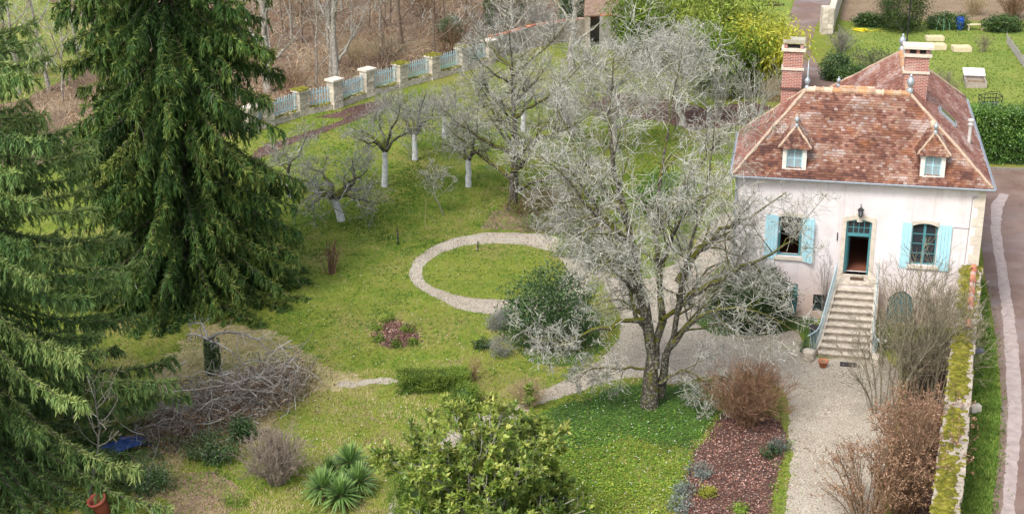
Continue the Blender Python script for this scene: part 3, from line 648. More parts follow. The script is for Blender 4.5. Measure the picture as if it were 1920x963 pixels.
# rear dormer on the wing, only its ridge and finial show over the main ridge
vc, zp = 8.0, 8.05; up = WL+(zp-EZ)/(RH-EZ)*(RR-WL); uf = WL+.55; ev = 7.3; ue = WL+(ev-EZ)/(RH-EZ)*(RR-WL)
L = [(uf-.3, vc-.6, ev), (ue, vc-.6, ev), (up, vc, zp), (uf, vc, zp)]; R_ = [(ue, vc+.6, ev), (uf-.3, vc+.6, ev), (uf, vc, zp), (up, vc, zp)]; Fp = [(uf-.3, vc+.6, ev), (uf-.3, vc-.6, ev), (uf, vc, zp)]
m = MB()
for p in (L, R_, Fp): m.add(p, [list(range(len(p)))])
m.box(uf-.2, ue, vc-.45, vc+.45, 6.3, ev-.02); rd = m.build('rear_dormer', M_tile2, house)
for p in (L, R_, Fp): tiles(p, M_tile2, rd, .13, .105)
ridge((uf, vc, zp), (up, vc, zp), 5, .085, rd); finial((uf, vc, zp+.02), .6, rd)
# chimneys
def chimney(uc, vc, w, dpt, zb, zt, name, label, kind):
    m = MB(); m.box(uc-w/2, uc+w/2, vc-dpt/2, vc+dpt/2, zb, zt); c = m.build(name, M_brick, house); c['label'] = label
    H = zt-zb; lev = (.42, .72) if kind == 'L' else (.68,)
    for f in lev:
        z = zb+H*f; m = MB(); e = .05 if kind == 'L' else .06
        m.box(uc-w/2-e, uc+w/2+e, vc-dpt/2-e, vc+dpt/2+e, z, z+.1); m.build('stone_band', M_stone if f > .5 else simple('sooty_joint', (.1, .06, .05), .9), c)
    m = MB(); m.box(uc-w/2-.09, uc+w/2+.09, vc-dpt/2-.09, vc+dpt/2+.09, zt, zt+.12); m.build('chimney_collar', M_stone, c)
    m = MB()
    for sx in (-1, 0, 1) if kind == 'R' else (-1, 1):
        for sy in (-1, 1): x = uc+sx*(w/2-.08); y = vc+sy*(dpt/2-.08); m.box(x-.07, x+.07, y-.07, y+.07, zt+.121, zt+.34)
    m.build('cap_pier', M_brick, c)
    m = MB(); m.box(uc-w/2+.1, uc+w/2-.1, vc-dpt/2+.1, vc+dpt/2-.1, zt+.121, zt+.2); m.build('flue', M_dark, c)
    m = MB(); t = .1 if kind == 'R' else .16; e = .13 if kind == 'R' else .04
    m.box(uc-w/2-e, uc+w/2+e, vc-dpt/2-e, vc+dpt/2+e, zt+.341, zt+.34+t); m.build('cap_slab', M_stone if kind == 'R' else simple('mossy_cap_stone', (.36, .33, .25), .95, .4, 6), c)
    return c
chimney(2.15, 4.35, .84, .55, 7.6, 10.5, 'chimney', 'tall narrow brick chimney with pale bands at the left', 'L')
chimney(7.3, 5.0, .98, .7, 8.1, 10.35, 'chimney', 'broad brick chimney with pale slab cap beside the mast', 'R')
q = MB()
for k in range(26): q.obox((1.85+RNG.uniform(-.12, .1), 4.2+RNG.uniform(-.1, .1), 11.0+RNG.uniform(0, .05)), *(np.eye(3)*RNG.uniform(.03, .07)))
M_moss = simple('yellow_moss', (.24, .22, .02), 1., .45, 9, bmp=.02)
q.build('moss', M_moss, house)
m = MB(); m.tube([(6.84, 5.5, 8.7), (6.86, 5.5, 12.9)], .034, 6); m.build('mast', M_iron, house)
# skylight and vent on the right slope
def RS(u, v, h=0.):                       # point on the right slope, h above it
    n = norm(np.array([RH-EZ, 0, HW-RR])); return np.array([u, v, EZ+(RH-EZ)*(HW-u)/(HW-RR)])+n*h
e_ = norm(RS(9, 3)-RS(8, 3))
sk = MB(); c = RS(8.75, 5.3, .09); n_ = norm(np.array([RH-EZ, 0, HW-RR])); sk.obox(c, e_*.5, np.array([0, .36, 0]), n_*.06); sk = sk.build('skylight', M_zinc, house)
m = MB(); m.obox(c+n_*.062, e_*.42, np.array([0, .29, 0]), n_*.004); m.build('pane', M_glass, sk)
vp = MB(); c = RS(9.72, 4.5); vp.tube([c-np.array([0, 0, .1]), c+np.array([0, 0, .8])], .075, 10); vp.lathe([(.12, .8), (.12, .84), (.1, .86), (.06, .98), (.13, .98), (.13, 1.04), (.02, 1.08)], c, 12); vp.build('vent_pipe', simple('pale_metal', (.5, .48, .45), .5), house)

# ------------------------------------------------------------------ front staircase
st = thing('staircase', 'weathered stone staircase with curved iron railings leading up to the open front door', 'stairs', HO, HA)
NS = 11; rise = 2.07/NS; tread = .3; LV = V0-1.0; hw0 = .72; uc = 5.3
m = MB(); m.box(uc-.85, uc+.85, LV, V0-.052, 0, 2.0); m.build('landing_base', M_plaster, st)
m = MB(); m.box(uc-.88, uc+.88, LV-.03, V0-.051, 2.001, 2.07); m.build('landing', M_stair, st)
def hwk(k): return hw0+.027*k
def sk(k): return -.042*k
for k in range(1, NS):
    z = 2.07-k*rise; v1 = LV-(k-1)*tread-.001; v0 = v1-tread; w = hwk(k)
    m = MB(); q_ = uc; uc = q_+sk(k); m.box(uc-w+.02, uc+w-.02, v0+.085, v1, 0, z-.055); m.box(uc-w, uc+w, v0, v1-.001, z-.049, z); uc = q_
    m.build('step', M_stair, st)
v_end = LV-(NS-1)*tread
for sg in (-1, 1):
    pts = []; rail = []; n = 16
    for i in range(n):
        t = i/(n-1); v = LV+.05+(v_end-.25-LV)*t; off = .82+.28*t+(.2*max(0, (t-.72)/.28)**2)
        z = max(.28, 2.12-(2.07/((NS-1)*tread))*max(0, (LV-v))) if v < LV else 2.12
        pts.append((uc-.46*t+sg*off, v, z)); rail.append((uc-.46*t+sg*off, v, z+.82-.05*t))
    m = MB()
    for i in range(n-1):
        p, q = np.array(pts[i]), np.array(pts[i+1]); w = np.array([.1, 0, 0])
        V = [(p[0]-.1, p[1], 0), (p[0]+.1, p[1], 0), (p[0]+.1, p[1], p[2]), (p[0]-.1, p[1], p[2]), (q[0]-.1, q[1], 0), (q[0]+.1, q[1], 0), (q[0]+.1, q[1], q[2]), (q[0]-.1, q[1], q[2])]
        m.add(V, [(0, 1, 2, 3), (7, 6, 5, 4), (3, 2, 6, 7), (1, 5, 6, 2), (0, 3, 7, 4)])
    m.build('string_wall', M_stair, st)
    m = MB(); c = (pts[-1][0]+sg*.02, pts[-1][1]-.1, 0); m.lathe([(.25, 0), (.26, .1), (.22, .2), (.25, .3), (.24, .4), (.16, .44)], c, 14); m.build('volute_block', M_stair, st, True)
    R_ = MB(); R_.tube(rail+[(rail[-1][0]+sg*.1, rail[-1][1]-.12, rail[-1][2]-.03)], .025, 6); R_.tube([(x, y, z-.7) for x, y, z in rail], .012, 5)
    rl = R_.build('railing', M_rail, st, True)
    for i in range(0, 2*n-1):
        t = i/2; a_, b_ = int(t), min(int(t)+1, n-1); f = t-a_
        p = np.array(pts[a_])*(1-f)+np.array(pts[b_])*f; q = np.array(rail[a_])*(1-f)+np.array(rail[b_])*f
        mm = MB(); mm.tube([p-np.array([0, 0, .02]), q], .009, 5); mm.build('baluster', M_rail, rl)
mt = MB(); mt.box(5.05, 5.6, V0-.62, V0-.3, 2.072, 2.09); tag(mt.build('doormat', simple('brown_coir', (.09, .05, .03), 1., .4, 30)), 'brown doormat on the landing at the front door', 'doormat'); bpy.data.objects['doormat'].location = tuple(HO); bpy.data.objects['doormat'].rotation_euler = (0, 0, HA)
mt = MB(); mt.box(4.75, 5.4, v_end-.75, v_end-.35, .022, .04); o = tag(mt.build('doormat', simple('dark_rubber', (.04, .035, .035), .9)), 'dark mat on the gravel at the foot of the stairs', 'doormat'); o.location = tuple(HO); o.rotation_euler = (0, 0, HA)
def pot(pos, r, h, mat, label, name='flower_pot', plant=None):
    t = thing(name, label, 'pot', pos)
    m = MB(); m.lathe([(r*.62, 0), (r*.9, h*.8), (r*1.05, h*.8), (r*1.08, h), (r*.92, h), (r*.85, h*.82)], (0, 0, 0), 16); m.build('pot_body', mat, t, True)
    m = MB(); m.lathe([(r*.84, h*.78), (r*.5, h*.84)], (0, 0, 0), 12); m.build('soil', M_soil, t)
    return t
pot(G(1543, 688), .2, .3, M_terr, 'terracotta flower pot on the gravel at the foot of the stairs')
# ------------------------------------------------------------------ mossy roadside wall
M_wallst = simple('rubble_stone', (.33, .28, .22), .95, .4, 3, bmp=.03)
def moss_mat(name, a, b_, c_):
    m, nt, b = newmat(name); v = vattr(nt)
    n = noise(nt, 3, 5); c = ramp(nt, [(.3, a), (.55, b_), (.75, c_)], n.outputs[0]).outputs[0]
    k = ramp(nt, [(0, (.65,)*3), (1, (1.3,)*3)], v).outputs[0]; c = mix(nt, 1., c, k, 'MULTIPLY')
    nt.links.new(c, b.inputs['Base Color']); b.inputs['Roughness'].default_value = 1; b.inputs['Specular IOR Level'].default_value = .05
    bump(nt, noise(nt, 40, 4).outputs[0], .8, .02, b); return m
M_mossy = moss_mat('wall_moss', (.085, .09, .02), (.17, .155, .022), (.24, .2, .065))
wa = G(1822, 497, 2.9); wb = G(1772, 985, 2.2)
wl_ = thing('garden_wall', 'mossy rubble wall with broken tile coping between house corner and road', 'wall', (wa[0], wa[1], 0))
Lw = np.linalg.norm((wb-wa)[:2]); we = norm((wb-wa)*np.array([1, 1, 0])); wn_ = np.array([-we[1], we[0], 0])   # wn_: to the right (road) side
if wn_[0] < 0: wn_ = -wn_
def WPt(s, o, z): return we*s+wn_*o+np.array([0, 0, z])
def wtop(s): return 2.75-.55*s/Lw
m = MB(); n = 24
for i in range(n):
    s0, s1 = Lw*i/n, Lw*(i+1)/n
    m.add([WPt(s0, -.32, 0), WPt(s0, .32, 0), WPt(s0, .32, wtop(s0)), WPt(s0, -.32, wtop(s0)), WPt(s1, -.32, 0), WPt(s1, .32, 0), WPt(s1, .32, wtop(s1)), WPt(s1, -.32, wtop(s1))], [(0, 1, 2, 3), (7, 6, 5, 4), (3, 2, 6, 7), (1, 5, 6, 2), (0, 3, 7, 4)])
m.build('wall_core', M_wallst, wl_)
# facing stones on the garden side, coping stones on top
stone_me = []
for k in range(6):
    mm = MB(); c = np.array([(x, y, z) for z in (-.5, .5) for y in (-.5, .5) for x in (-.5, .5)])*(1+RNG.normal(size=(8, 3))*.1)
    mm.add(c, [(0, 2, 3, 1), (4, 5, 7, 6), (0, 1, 5, 4), (2, 6, 7, 3), (0, 4, 6, 2), (1, 3, 7, 5)]); me = fast_mesh('stone', np.concatenate(mm.V), mm.F, mm.A); me.materials.append(M_wallst); stone_me.append(me)
wang = math.atan2(we[1], we[0])
def stone(parent, pos, size, rz, me=None, mat=None, name='stone'):
    o = bpy.data.objects.new(name, me or random.choice(stone_me)); COL.objects.link(o); o.parent = parent; o.location = tuple(pos); o.scale = size; o.rotation_euler = (RNG.normal()*.05, RNG.normal()*.05, rz)
    return o
for s in np.arange(.2, Lw, .42):
    for o_ in (-.22, .2):
        stone(wl_, WPt(s+RNG.uniform(-.06, .06), o_+RNG.uniform(-.03, .03), wtop(s)+.03), (.4+RNG.uniform(-.06, .06), .42, .1+RNG.uniform(0, .05)), wang)
# moss cushions as one mass
mm = MB(); V = []; 
N = 3600; s = RNG.uniform(0, Lw, N); o_ = RNG.normal(size=N)*.2-.1
keep = (np.sin(s*1.9)+np.sin(s*.7+1)+RNG.normal(size=N)*.9 > -.45) & (np.abs(o_) < .42); s, o_ = s[keep], o_[keep]
rr = RNG.uniform(.05, .12, len(s)); Vs, Fs, As = [], [], []
ico = np.array([(math.cos(t)*r, math.sin(t)*r, z) for r, z in ((1, 0), (.75, .55)) for t in np.arange(6)*math.pi/3]+[(0, 0, .8)])
icf = [(i, (i+1) % 6, 6+(i+1) % 6, 6+i) for i in range(6)]; ict = [(6+i, 6+(i+1) % 6, 12) for i in range(6)]
def cushions(pos, rad, h=.8):
    n = len(pos); V = pos[:, None, :]+ico[None]*rad[:, None, None]*np.array([1, 1, h])*(1+RNG.normal(size=(n, 13, 1))*.12)
    b = (np.arange(n)*13)[:, None, None]; Q = (b+np.array(icf)[None]).reshape(-1, 4); T = (b+np.array(ict)[None]).reshape(-1, 3)
    return V.reshape(-1, 3), [Q, T], np.repeat(RNG.uniform(0, 1, n), 13)
pos = np.stack([WPt(a, b, wtop(a)+.05+.08*(1-abs(b)/.42)) for a, b in zip(s, o_)])
V, F, A = cushions(pos, rr); o = link('moss', fast_mesh('moss', V, F, A, True), M_mossy, wl_); o['kind'] = 'stuff'
# surviving half-round coping tiles near the house
def half_tile_mesh(r, L):
    V = []; F = []; S_ = 6
    for x, rr in ((0, r), (L, r*.85)):
        for q in (rr, rr-.02):
            for i in range(S_): an = math.pi*i/(S_-1); V.append((x, math.cos(an)*q, math.sin(an)*q))
    for i in range(S_-1): F += [(i, i+1, 2*S_+i+1, 2*S_+i), (S_+i+1, S_+i, 3*S_+i, 3*S_+i+1), (i+1, i, S_+i, S_+i+1), (2*S_+i, 2*S_+i+1, 3*S_+i+1, 3*S_+i)]
    return fast_mesh('coping_tile', V, F)
ctm = [half_tile_mesh(.13, .42) for _ in range(3)]
for me, c in zip(ctm, ((.46, .2, .11), (.36, .13, .08), (.44, .3, .25))): me.materials.append(simple('coping_clay', c, .85, .3, 5))
for k, s in enumerate(list(np.arange(.1, 4.3, .38))+[5.6, 6.0]):
    o = bpy.data.objects.new('coping_tile', ctm[k % 3]); COL.objects.link(o); o.parent = wl_
    o.location = tuple(WPt(s, .1+.02*math.sin(k*2.), wtop(s)+.13+.02*math.sin(k*5))); o.rotation_euler = (RNG.normal()*.06, -.06, wang+RNG.normal()*.06)
# stones and slate on the verge
def boulder(name, pos, size, mat, label, cat='stone', rz=0., group=None):
    import bmesh
    bm = bmesh.new(); bmesh.ops.create_cube(bm, size=1.); bmesh.ops.subdivide_edges(bm, edges=bm.edges[:], cuts=2, use_grid_fill=True)
    for v in bm.verts:
        v.co = v.co*(1-.16*(v.co.length-.5))+Vector(RNG.normal(size=3)*.02); v.co.x *= size[0]; v.co.y *= size[1]; v.co.z = (v.co.z+.5)*size[2]
    me = bpy.data.meshes.new(name); bm.to_mesh(me); bm.free(); o = link(name, me, mat); o.location = tuple(pos); o.rotation_euler = (0, 0, rz); return tag(o, label, cat, group)
boulder('boulder', G(1827, 772), (.42, .3, .3), M_stone, 'white limestone block on the grass verge beside the road', rz=.3)
boulder('boulder', G(1830, 600), (.3, .4, .3), M_stone, 'small pale stone on the verge against the wall near the house', rz=.8)
boulder('slate_slab', G(1834, 660), (.42, .4, .12), simple('slate', (.13, .14, .16), .6), 'dark slate slab lying on the verge beside the wall', rz=.1)

# ------------------------------------------------------------------ picket fence with stone pillars
M_picket = simple('pale_blue_picket_paint', (.38, .52, .56), .65, .2, 4)
pb = [(470, 246), (500, 238), (566, 216), (629, 203), (690, 181), (752, 164), (812, 148), (868, 132), (918, 118)]
fp = [G(*p) for p in pb]; fdir = math.atan2(fp[-1][1]-fp[0][1], fp[-1][0]-fp[0][0])
fence = thing('picket_fence', 'pale blue picket fence on low wall with stone pillars along the wood', 'fence', fp[0])
M_pil = simple('pillar_limestone', (.50, .44, .35), .95, .3, 3, bmp=.015)
pst = []
for k in range(5):
    c = np.array([(x, y, z) for z in (-.5, .5) for y in (-.5, .5) for x in (-.5, .5)])*(1+RNG.normal(size=(8, 3))*.04)
    me = fast_mesh('stone', c, [(0, 2, 3, 1), (4, 5, 7, 6), (0, 1, 5, 4), (2, 6, 7, 3), (0, 4, 6, 2), (1, 3, 7, 5)]); me.materials.append(simple('pillar_stone', tuple(np.array((.5, .44, .35))*RNG.uniform(.75, 1.15)), .95, .25, 4)); pst.append(me)
pickme = MB(); pickme.prism([(-.038, 0), (.038, 0), (.038, 1.0), (0, 1.07), (-.038, 1.0)], -.012, .012); pickme = fast_mesh('picket', np.concatenate(pickme.V), pickme.F); pickme.materials.append(M_picket)
cosf, sinf = math.cos(fdir), math.sin(fdir)
def loc(p, x, y, z): return np.array([p[0]-fp[0][0]+cosf*x-sinf*y, p[1]-fp[0][1]+sinf*x+cosf*y, z])
mossy_caps = {1, 2, 5, 6, 7}; PW = .78; PH = [1.4, 1.45, 1.5, 1.75, 1.7, 1.5, 1.5, 1.5, 1.5]
for i, p in enumerate(fp):
    m = MB(); h = PH[i]; m.box(-PW/2+.04, PW/2-.04, -.25, .25, -.02, h); pl = m.build('pillar', M_pil, fence); pl.location = tuple(loc(p, 0, 0, 0)); pl.rotation_euler = (0, 0, fdir)
    nc = 7; ch = h/nc
    for c in range(nc):
        cuts = [-PW/2, -PW/6+(.1 if c % 2 else -.08), PW/6+(.06 if c % 2 else .12), PW/2] if c % 3 else [-PW/2, .05*(1 if c % 2 else -1), PW/2]
        for a, b in zip(cuts[:-1], cuts[1:]):
            stone(pl, ((a+b)/2, 0, (c+.5)*ch), (b-a-.02, .6+RNG.uniform(-.03, .03), ch-.018), 0, random.choice(pst))
    m = MB(); m.box(-PW/2-.09, PW/2+.09, -.4, .4, h, h+.12); cp = m.build('pillar_cap', M_stone, pl)
    if i in mossy_caps:
        k = 150; pos = np.stack([RNG.uniform(-PW/2-.06, PW/2+.06, k), RNG.uniform(-.38, .38, k), np.full(k, h+.11)], 1); V, F, A = cushions(pos, RNG.uniform(.06, .12, k))
        o = link('moss', fast_mesh('moss', V, F, A, True), M_mossy, pl); o['kind'] = 'stuff'
for i in range(len(fp)-1):
    p, q = fp[i], fp[i+1]; d = q-p; L = np.linalg.norm(d); an = math.atan2(d[1], d[0]); x0, x1 = PW/2+.02, L-PW/2-.02
    m = MB(); m.box(x0-.1, x1+.1, -.2, .2, -.02, .42); bw = m.build('base_wall', M_pil, fence); bw.location = tuple(loc(p, 0, 0, 0)); bw.rotation_euler = (0, 0, an)
    for c in range(3):
        xs = np.linspace(x0-.05, x1+.05, 5+(c % 2))
        for a, b in zip(xs[:-1], xs[1:]): stone(bw, ((a+b)/2, 0, .07+c*.135), (b-a-.02, .46, .12), 0, random.choice(pst))
    k = 70; pos = np.stack([RNG.uniform(x0, x1, k), RNG.uniform(-.24, .1, k), np.full(k, .41)], 1); V, F, A = cushions(pos, RNG.uniform(.05, .1, k)); o = link('moss', fast_mesh('moss', V, F, A, True), M_mossy, bw); o['kind'] = 'stuff'
    m = MB(); m.box(x0, x1, .015, .05, .6, .67); m.box(x0, x1, .015, .05, 1.2, 1.27); pn = m.build('picket_panel', M_picket, fence); pn.location = bw.location; pn.rotation_euler = bw.rotation_euler
    npk = max(6, int((x1-x0)/.18))
    for k in range(npk):
        o = bpy.data.objects.new('picket', pickme); COL.objects.link(o); o.parent = pn; o.location = (x0+(x1-x0)*(k+.5)/npk, 0, .46+RNG.normal()*.012); o.rotation_euler = (0, RNG.normal()*.012, 0)

# ------------------------------------------------------------------ old wall and ruined lean-to at the far end
bwp = [G(918, 112), G(985, 92), G(1060, 78), G(1130, 72), G(1180, 70)]
ow = thing('boundary_wall', 'low grey boundary wall with broken tile coping behind the bare trees', 'wall', bwp[0])
for p, q in zip(bwp[:-1], bwp[1:]):
    d = q-p; L = np.linalg.norm(d); m = MB(); m.box(0, L, -.2, .2, 0, 1.5); o = m.build('wall_section', simple('grey_rubble', (.26, .23, .19), .95, .35, 2, bmp=.03), ow); o.location = tuple(p-bwp[0]); o.rotation_euler = (0, 0, math.atan2(d[1], d[0]))
    for k in range(int(L/.45)):
        t = bpy.data.objects.new('coping_tile', ctm[(k*7) % 3]); COL.objects.link(t); t.parent = o; t.location = (k*.45+.05, RNG.normal()*.04, 1.52+RNG.normal()*.02); t.rotation_euler = (RNG.normal()*.1, 0, RNG.normal()*.12)
sh = thing('ruined_shed', 'ruined grey shed wall with red tile coping and whitewashed patch by the bamboo', 'shed', G(1185, 92))
m = MB(); m.box(-2.3, 1.1, 0, .35, 0, 2.3); m.build('shed_wall', simple('grey_render', (.3, .28, .25), .95, .35, 1.5), sh)
m = MB(); m.box(-.35, .22, -.025, -.002, 1.25, 2.15); m.build('whitewash_patch', simple('white_limewash', (.66, .63, .58), .9), sh)
for k in range(11):
    t = bpy.data.objects.new('coping_tile', ctm[1]); COL.objects.link(t); t.parent = sh; t.location = (-2.3+k*.31, .15, 2.32+.01*(k % 2)); t.rotation_euler = (RNG.normal()*.08, 0, RNG.normal()*.06)
m = MB(); m.add([(-3.4, .4, 2.3), (.8, .4, 2.5), (.9, 3.4, 3.6), (-3.2, 3.4, 3.6), (-3.4, .4, 2.2), (.8, .4, 2.4), (.9, 3.4, 3.5), (-3.2, 3.4, 3.5)], [(0, 1, 2, 3), (7, 6, 5, 4), (0, 4, 5, 1), (1, 5, 6, 2), (2, 6, 7, 3), (3, 7, 4, 0)]); rs = m.build('shed_roof', simple('leafy_old_tiles', (.21, .14, .1), .95, .4, 4), sh)
m = MB(); m.box(-3.2, .8, 3.1, 3.4, 0, 3.49); m.box(-3.25, -2.95, .45, 3.09, 0, 2.2); m.build('rear_wall', M_wallst, sh)
V, F, A = cushions(np.stack([RNG.normal(size=60)*.5, RNG.normal(size=60)*.4, np.zeros(60)+.02], 1), RNG.uniform(.1, .25, 60)); o = link('rubble_heap', fast_mesh('rubble_heap', V, F, A), M_terr); o.location = tuple(G(1205, 97)); tag(o, 'heap of broken red tiles at the foot of the ruined shed', 'rubble', kind='stuff')
# ------------------------------------------------------------------ bare trees
LICH = (.40, .385, .32)
M_bark_big = barkmat('mossy_dark_bark', (.06, .05, .038), (.11, .11, .014), (.24, .23, .18), .36, 5.)
M_twig_pale = barkmat('lichen_twig', (.46, .445, .385), (.32, .3, .1), (.68, .665, .61), .06, 2.5, .66)
M_twig_grey = barkmat('grey_twig', (.24, .22, .185), (.2, .2, .06), (.42, .4, .34), .1, 2., .6)
M_twig_fruit = barkmat('lichened_fruit_twig', (.38, .365, .32), (.22, .22, .07), (.6, .59, .54), .08, 2., .65)
M_bark_grey = barkmat('pale_grey_bark', (.32, .295, .25), (.14, .15, .04), (.48, .46, .4), .2)
M_bark_fruit = barkmat('dark_fruit_bark', (.06, .05, .042), (.11, .12, .02), (.25, .25, .2), .35)
M_white = simple('limewashed_bark', (.56, .56, .55), .95, .35, 5, bmp=.02)
M_brown_twig = barkmat('brown_twig', (.23, .14, .08), None, (.33, .22, .14), vary=.55)
M_dead = barkmat('dead_grey_wood', (.34, .31, .27), None, (.45, .42, .37), vary=.6)
M_straw_twig = barkmat('straw_stem', (.36, .27, .15), None, (.45, .36, .22))
M_olive_twig = barkmat('olive_stem', (.26, .225, .14), None, (.36, .32, .22), vary=.55)
def bare_tree(name, label, base, stems, levels, mt, mc, group=None, cat='tree', ntrunk=1, extra=None):
    """stems: (world points, r0, r1); levels: grow() settings, each on the children before."""
    base = np.asarray(base, float); t = thing(name, label, cat, base, 0, group)
    K = 14; P = np.stack([resample(p, K) for p, _, _ in stems])-base; R = np.stack([b+(a-b)*(1-np.linspace(0, 1, K))**1.35 for _, a, b in stems])
    P[:, 1:-1] += RNG.normal(size=(len(stems), K-2, 3))*.05*np.minimum(1, R[:, 1:-1, None]*12)
    R *= 1+.09*RNG.normal(size=R.shape); R[:len(stems), 0] *= 1.3
    sets = [[(P, R, 9)], []]; cur = (P, R)
    for i, lv in enumerate(levels):
        lv = dict(lv); sides = lv.pop('sides', 3); keep = lv.pop('keep', False)
        nx = grow(*cur, **lv)
        sets[0 if i < ntrunk else 1].append((*nx, sides))
        if keep: cur = (np.concatenate([resample_many(cur[0], nx[0].shape[1]), nx[0]]), np.concatenate([resample_r(cur[1], nx[0].shape[1]), nx[1]]))
        else: cur = nx
    tube_mesh('trunk', sets[0], mt, t)
    if sets[1]: tube_mesh('crown', sets[1], mc, t)
    if extra: extra(t, cur)
    return t
def resample_many(P, K):
    t = np.linspace(0, P.shape[1]-1, K); i = np.minimum(t.astype(int), P.shape[1]-2); f = (t-i)[None, :, None]; return P[:, i]*(1-f)+P[:, i+1]*f
def resample_r(R, K):
    t = np.linspace(0, R.shape[1]-1, K); i = np.minimum(t.astype(int), R.shape[1]-2); f = (t-i)[None]; return R[:, i]*(1-f)+R[:, i+1]*f
def px_path(pts, Y0, dY=0., r=None):
    n = len(pts); return [PY(x, y, Y0+dY*k/(n-1)) for k, (x, y) in enumerate(pts)]

B = G(1218, 762); Y0 = B[1]
stems = [
 ([B]+px_path([(1220, 700), (1214, 620), (1204, 550), (1186, 470), (1170, 390), (1150, 310), (1140, 240), (1146, 170), (1150, 110)], Y0, 1.5), .3, .02),
 (px_path([(1226, 690), (1240, 600), (1238, 520), (1228, 430), (1236, 350), (1248, 270), (1262, 180), (1278, 100)], Y0, 3.), .18, .02),
 (px_path([(1236, 740), (1256, 650), (1270, 590), (1276, 540), (1290, 470), (1312, 400), (1330, 320), (1340, 230)], Y0+.3, -1.5), .16, .02),
 (px_path([(1274, 560), (1318, 540), (1380, 505), (1440, 482), (1485, 450), (1510, 415)], Y0, -1.2), .14, .02),
 (px_path([(1272, 530), (1310, 468), (1360, 428), (1400, 412), (1440, 385), (1475, 360)], Y0, 1.5), .15, .02),
 (px_path([(1256, 650), (1300, 600), (1360, 575), (1430, 585), (1500, 625)], Y0, -1.5), .11, .015),
 (px_path([(1206, 600), (1165, 602), (1110, 618), (1055, 640), (1000, 632)], Y0, -1.5), .11, .015),
 (px_path([(1198, 530), (1130, 485), (1080, 440), (1020, 425)], Y0, 1.), .12, .015),
 (px_path([(1184, 465), (1115, 400), (1065, 335), (1010, 290)], Y0, -1.), .12, .015),
 (px_path([(1232, 720), (1285, 690), (1330, 720), (1350, 790)], Y0, -1.), .06, .012),
 (px_path([(1216, 690), (1160, 690), (1105, 690), (1075, 720)], Y0, -.8), .06, .012),
 (px_path([(1232, 430), (1290, 330), (1350, 260), (1400, 220)], Y0+1, 2.), .11, .015),
 (px_path([(1172, 400), (1100, 310), (1060, 240), (1040, 190)], Y0+.5, 2.), .1, .015),
 (px_path([(1205, 560), (1180, 500), (1150, 480), (1100, 520)], Y0, -3.), .1, .015),
 (px_path([(1240, 500), (1270, 420), (1300, 380), (1340, 360)], Y0+.5, -3.5), .1, .015),
 (px_path([(1215, 640), (1210, 590), (1160, 560), (1120, 570)], Y0, 3.5), .09, .015),
 (px_path([(1240, 600), (1290, 560), (1330, 500), (1400, 480)], Y0, 4.), .1, .015)]
bare_tree('walnut_tree', 'large leafless tree with mossy forked trunk on the gravel edge before the house', B, stems,
    [dict(n=13, tr=(.22, 1), ang=(30, 70), ln=(.25, .46), K=7, up=.05, wob=.26, rr=.5, sides=5, rmin=.012),
     dict(n=6, tr=(.2, 1), ang=(30, 75), ln=(.35, .62), K=5, up=.04, wob=.26, rr=.55, sides=3, rmin=.01, keep=True, cap=2.4),
     dict(n=5, tr=(.2, 1), ang=(30, 80), ln=(.4, .75), K=4, up=.02, wob=.28, rr=.6, sides=3, rmin=.0085, cap=1.3),
     dict(n=2, tr=(.25, 1), ang=(30, 80), ln=(.5, .95), K=2, up=0., wob=.25, rr=.7, sides=3, rmin=.0085, cap=.8)], M_bark_big, M_twig_pale)

def generic_tree(name, label, base, top, r, spread, mt, mc, dens=1., group=None, dY=0., nlimb=9, fork=.25, tw=1., cat='tree'):
    base = np.asarray(base, float); top = np.asarray(top, float); H = np.linalg.norm(top-base)
    mid = base+(top-base)*.5+np.array([RNG.normal()*.3, RNG.normal()*.3, 0]); stems = [([base, mid, top], r, .02)]
    for k in range(nlimb):
        f = fork+(.85-fork)*(k+RNG.uniform(0, .6))/nlimb; p = base+(mid-base)*min(1, 2*f) if f < .5 else mid+(top-mid)*(2*f-1)
        az = k*2.4+RNG.uniform(-.4, .4); L = spread*(1.15-.75*f)*RNG.uniform(.8, 1.15); o = np.array([math.cos(az), math.sin(az), 0])
        rise = H*.13*RNG.uniform(.5, 1.6)+.25*L
        stems.append(([p, p+o*L*.35+np.array([0, 0, rise*.3]), p+o*L*.75+np.array([0, 0, rise*.75]), p+o*L+np.array([0, 0, rise*1.15])], r*(.55-.3*f), .014))
    q = lambda n: max(1, int(round(n*dens)))
    return bare_tree(name, label, base, stems, [dict(n=q(10), tr=(.25, 1), ang=(30, 70), ln=(.28, .55), K=5, up=.06, wob=.2, rr=.5, sides=4, rmin=.011*tw),
        dict(n=q(6), tr=(.2, 1), ang=(30, 75), ln=(.4, .75), K=4, up=.04, wob=.22, rr=.6, sides=3, rmin=.009*tw, keep=True, cap=2.), dict(n=q(3), tr=(.25, 1), ang=(30, 80), ln=(.45, .8), K=2, up=.02, wob=.25, rr=.65, sides=3, rmin=.0085*tw, cap=1.1)], mt, mc, group, cat)
gl = 'grey lichened trees in the middle of the garden'
generic_tree('ash_tree', 'broad leafless tree with dark trunk and pale lichen twigs left of the ring path top', G(962, 395), PY(955, 62, G(962, 395)[1]), .26, 4.6, M_bark_big, M_twig_pale, 1.25, gl, nlimb=15, fork=.12)
generic_tree('ash_tree', 'leafless pale grey tree behind the large mossy tree, nearest the ruined shed', G(1155, 285), PY(1128, 85, G(1155, 285)[1]), .2, 4., M_bark_grey, M_twig_pale, 1.15, gl, nlimb=14, fork=.2)
generic_tree('ash_tree', 'slim leafless whitish tree standing in front of the bamboo', G(1280, 235), PY(1270, 68, G(1280, 235)[1]), .18, 2.8, M_bark_grey, M_twig_pale, 1.2, gl, nlimb=14, fork=.4)
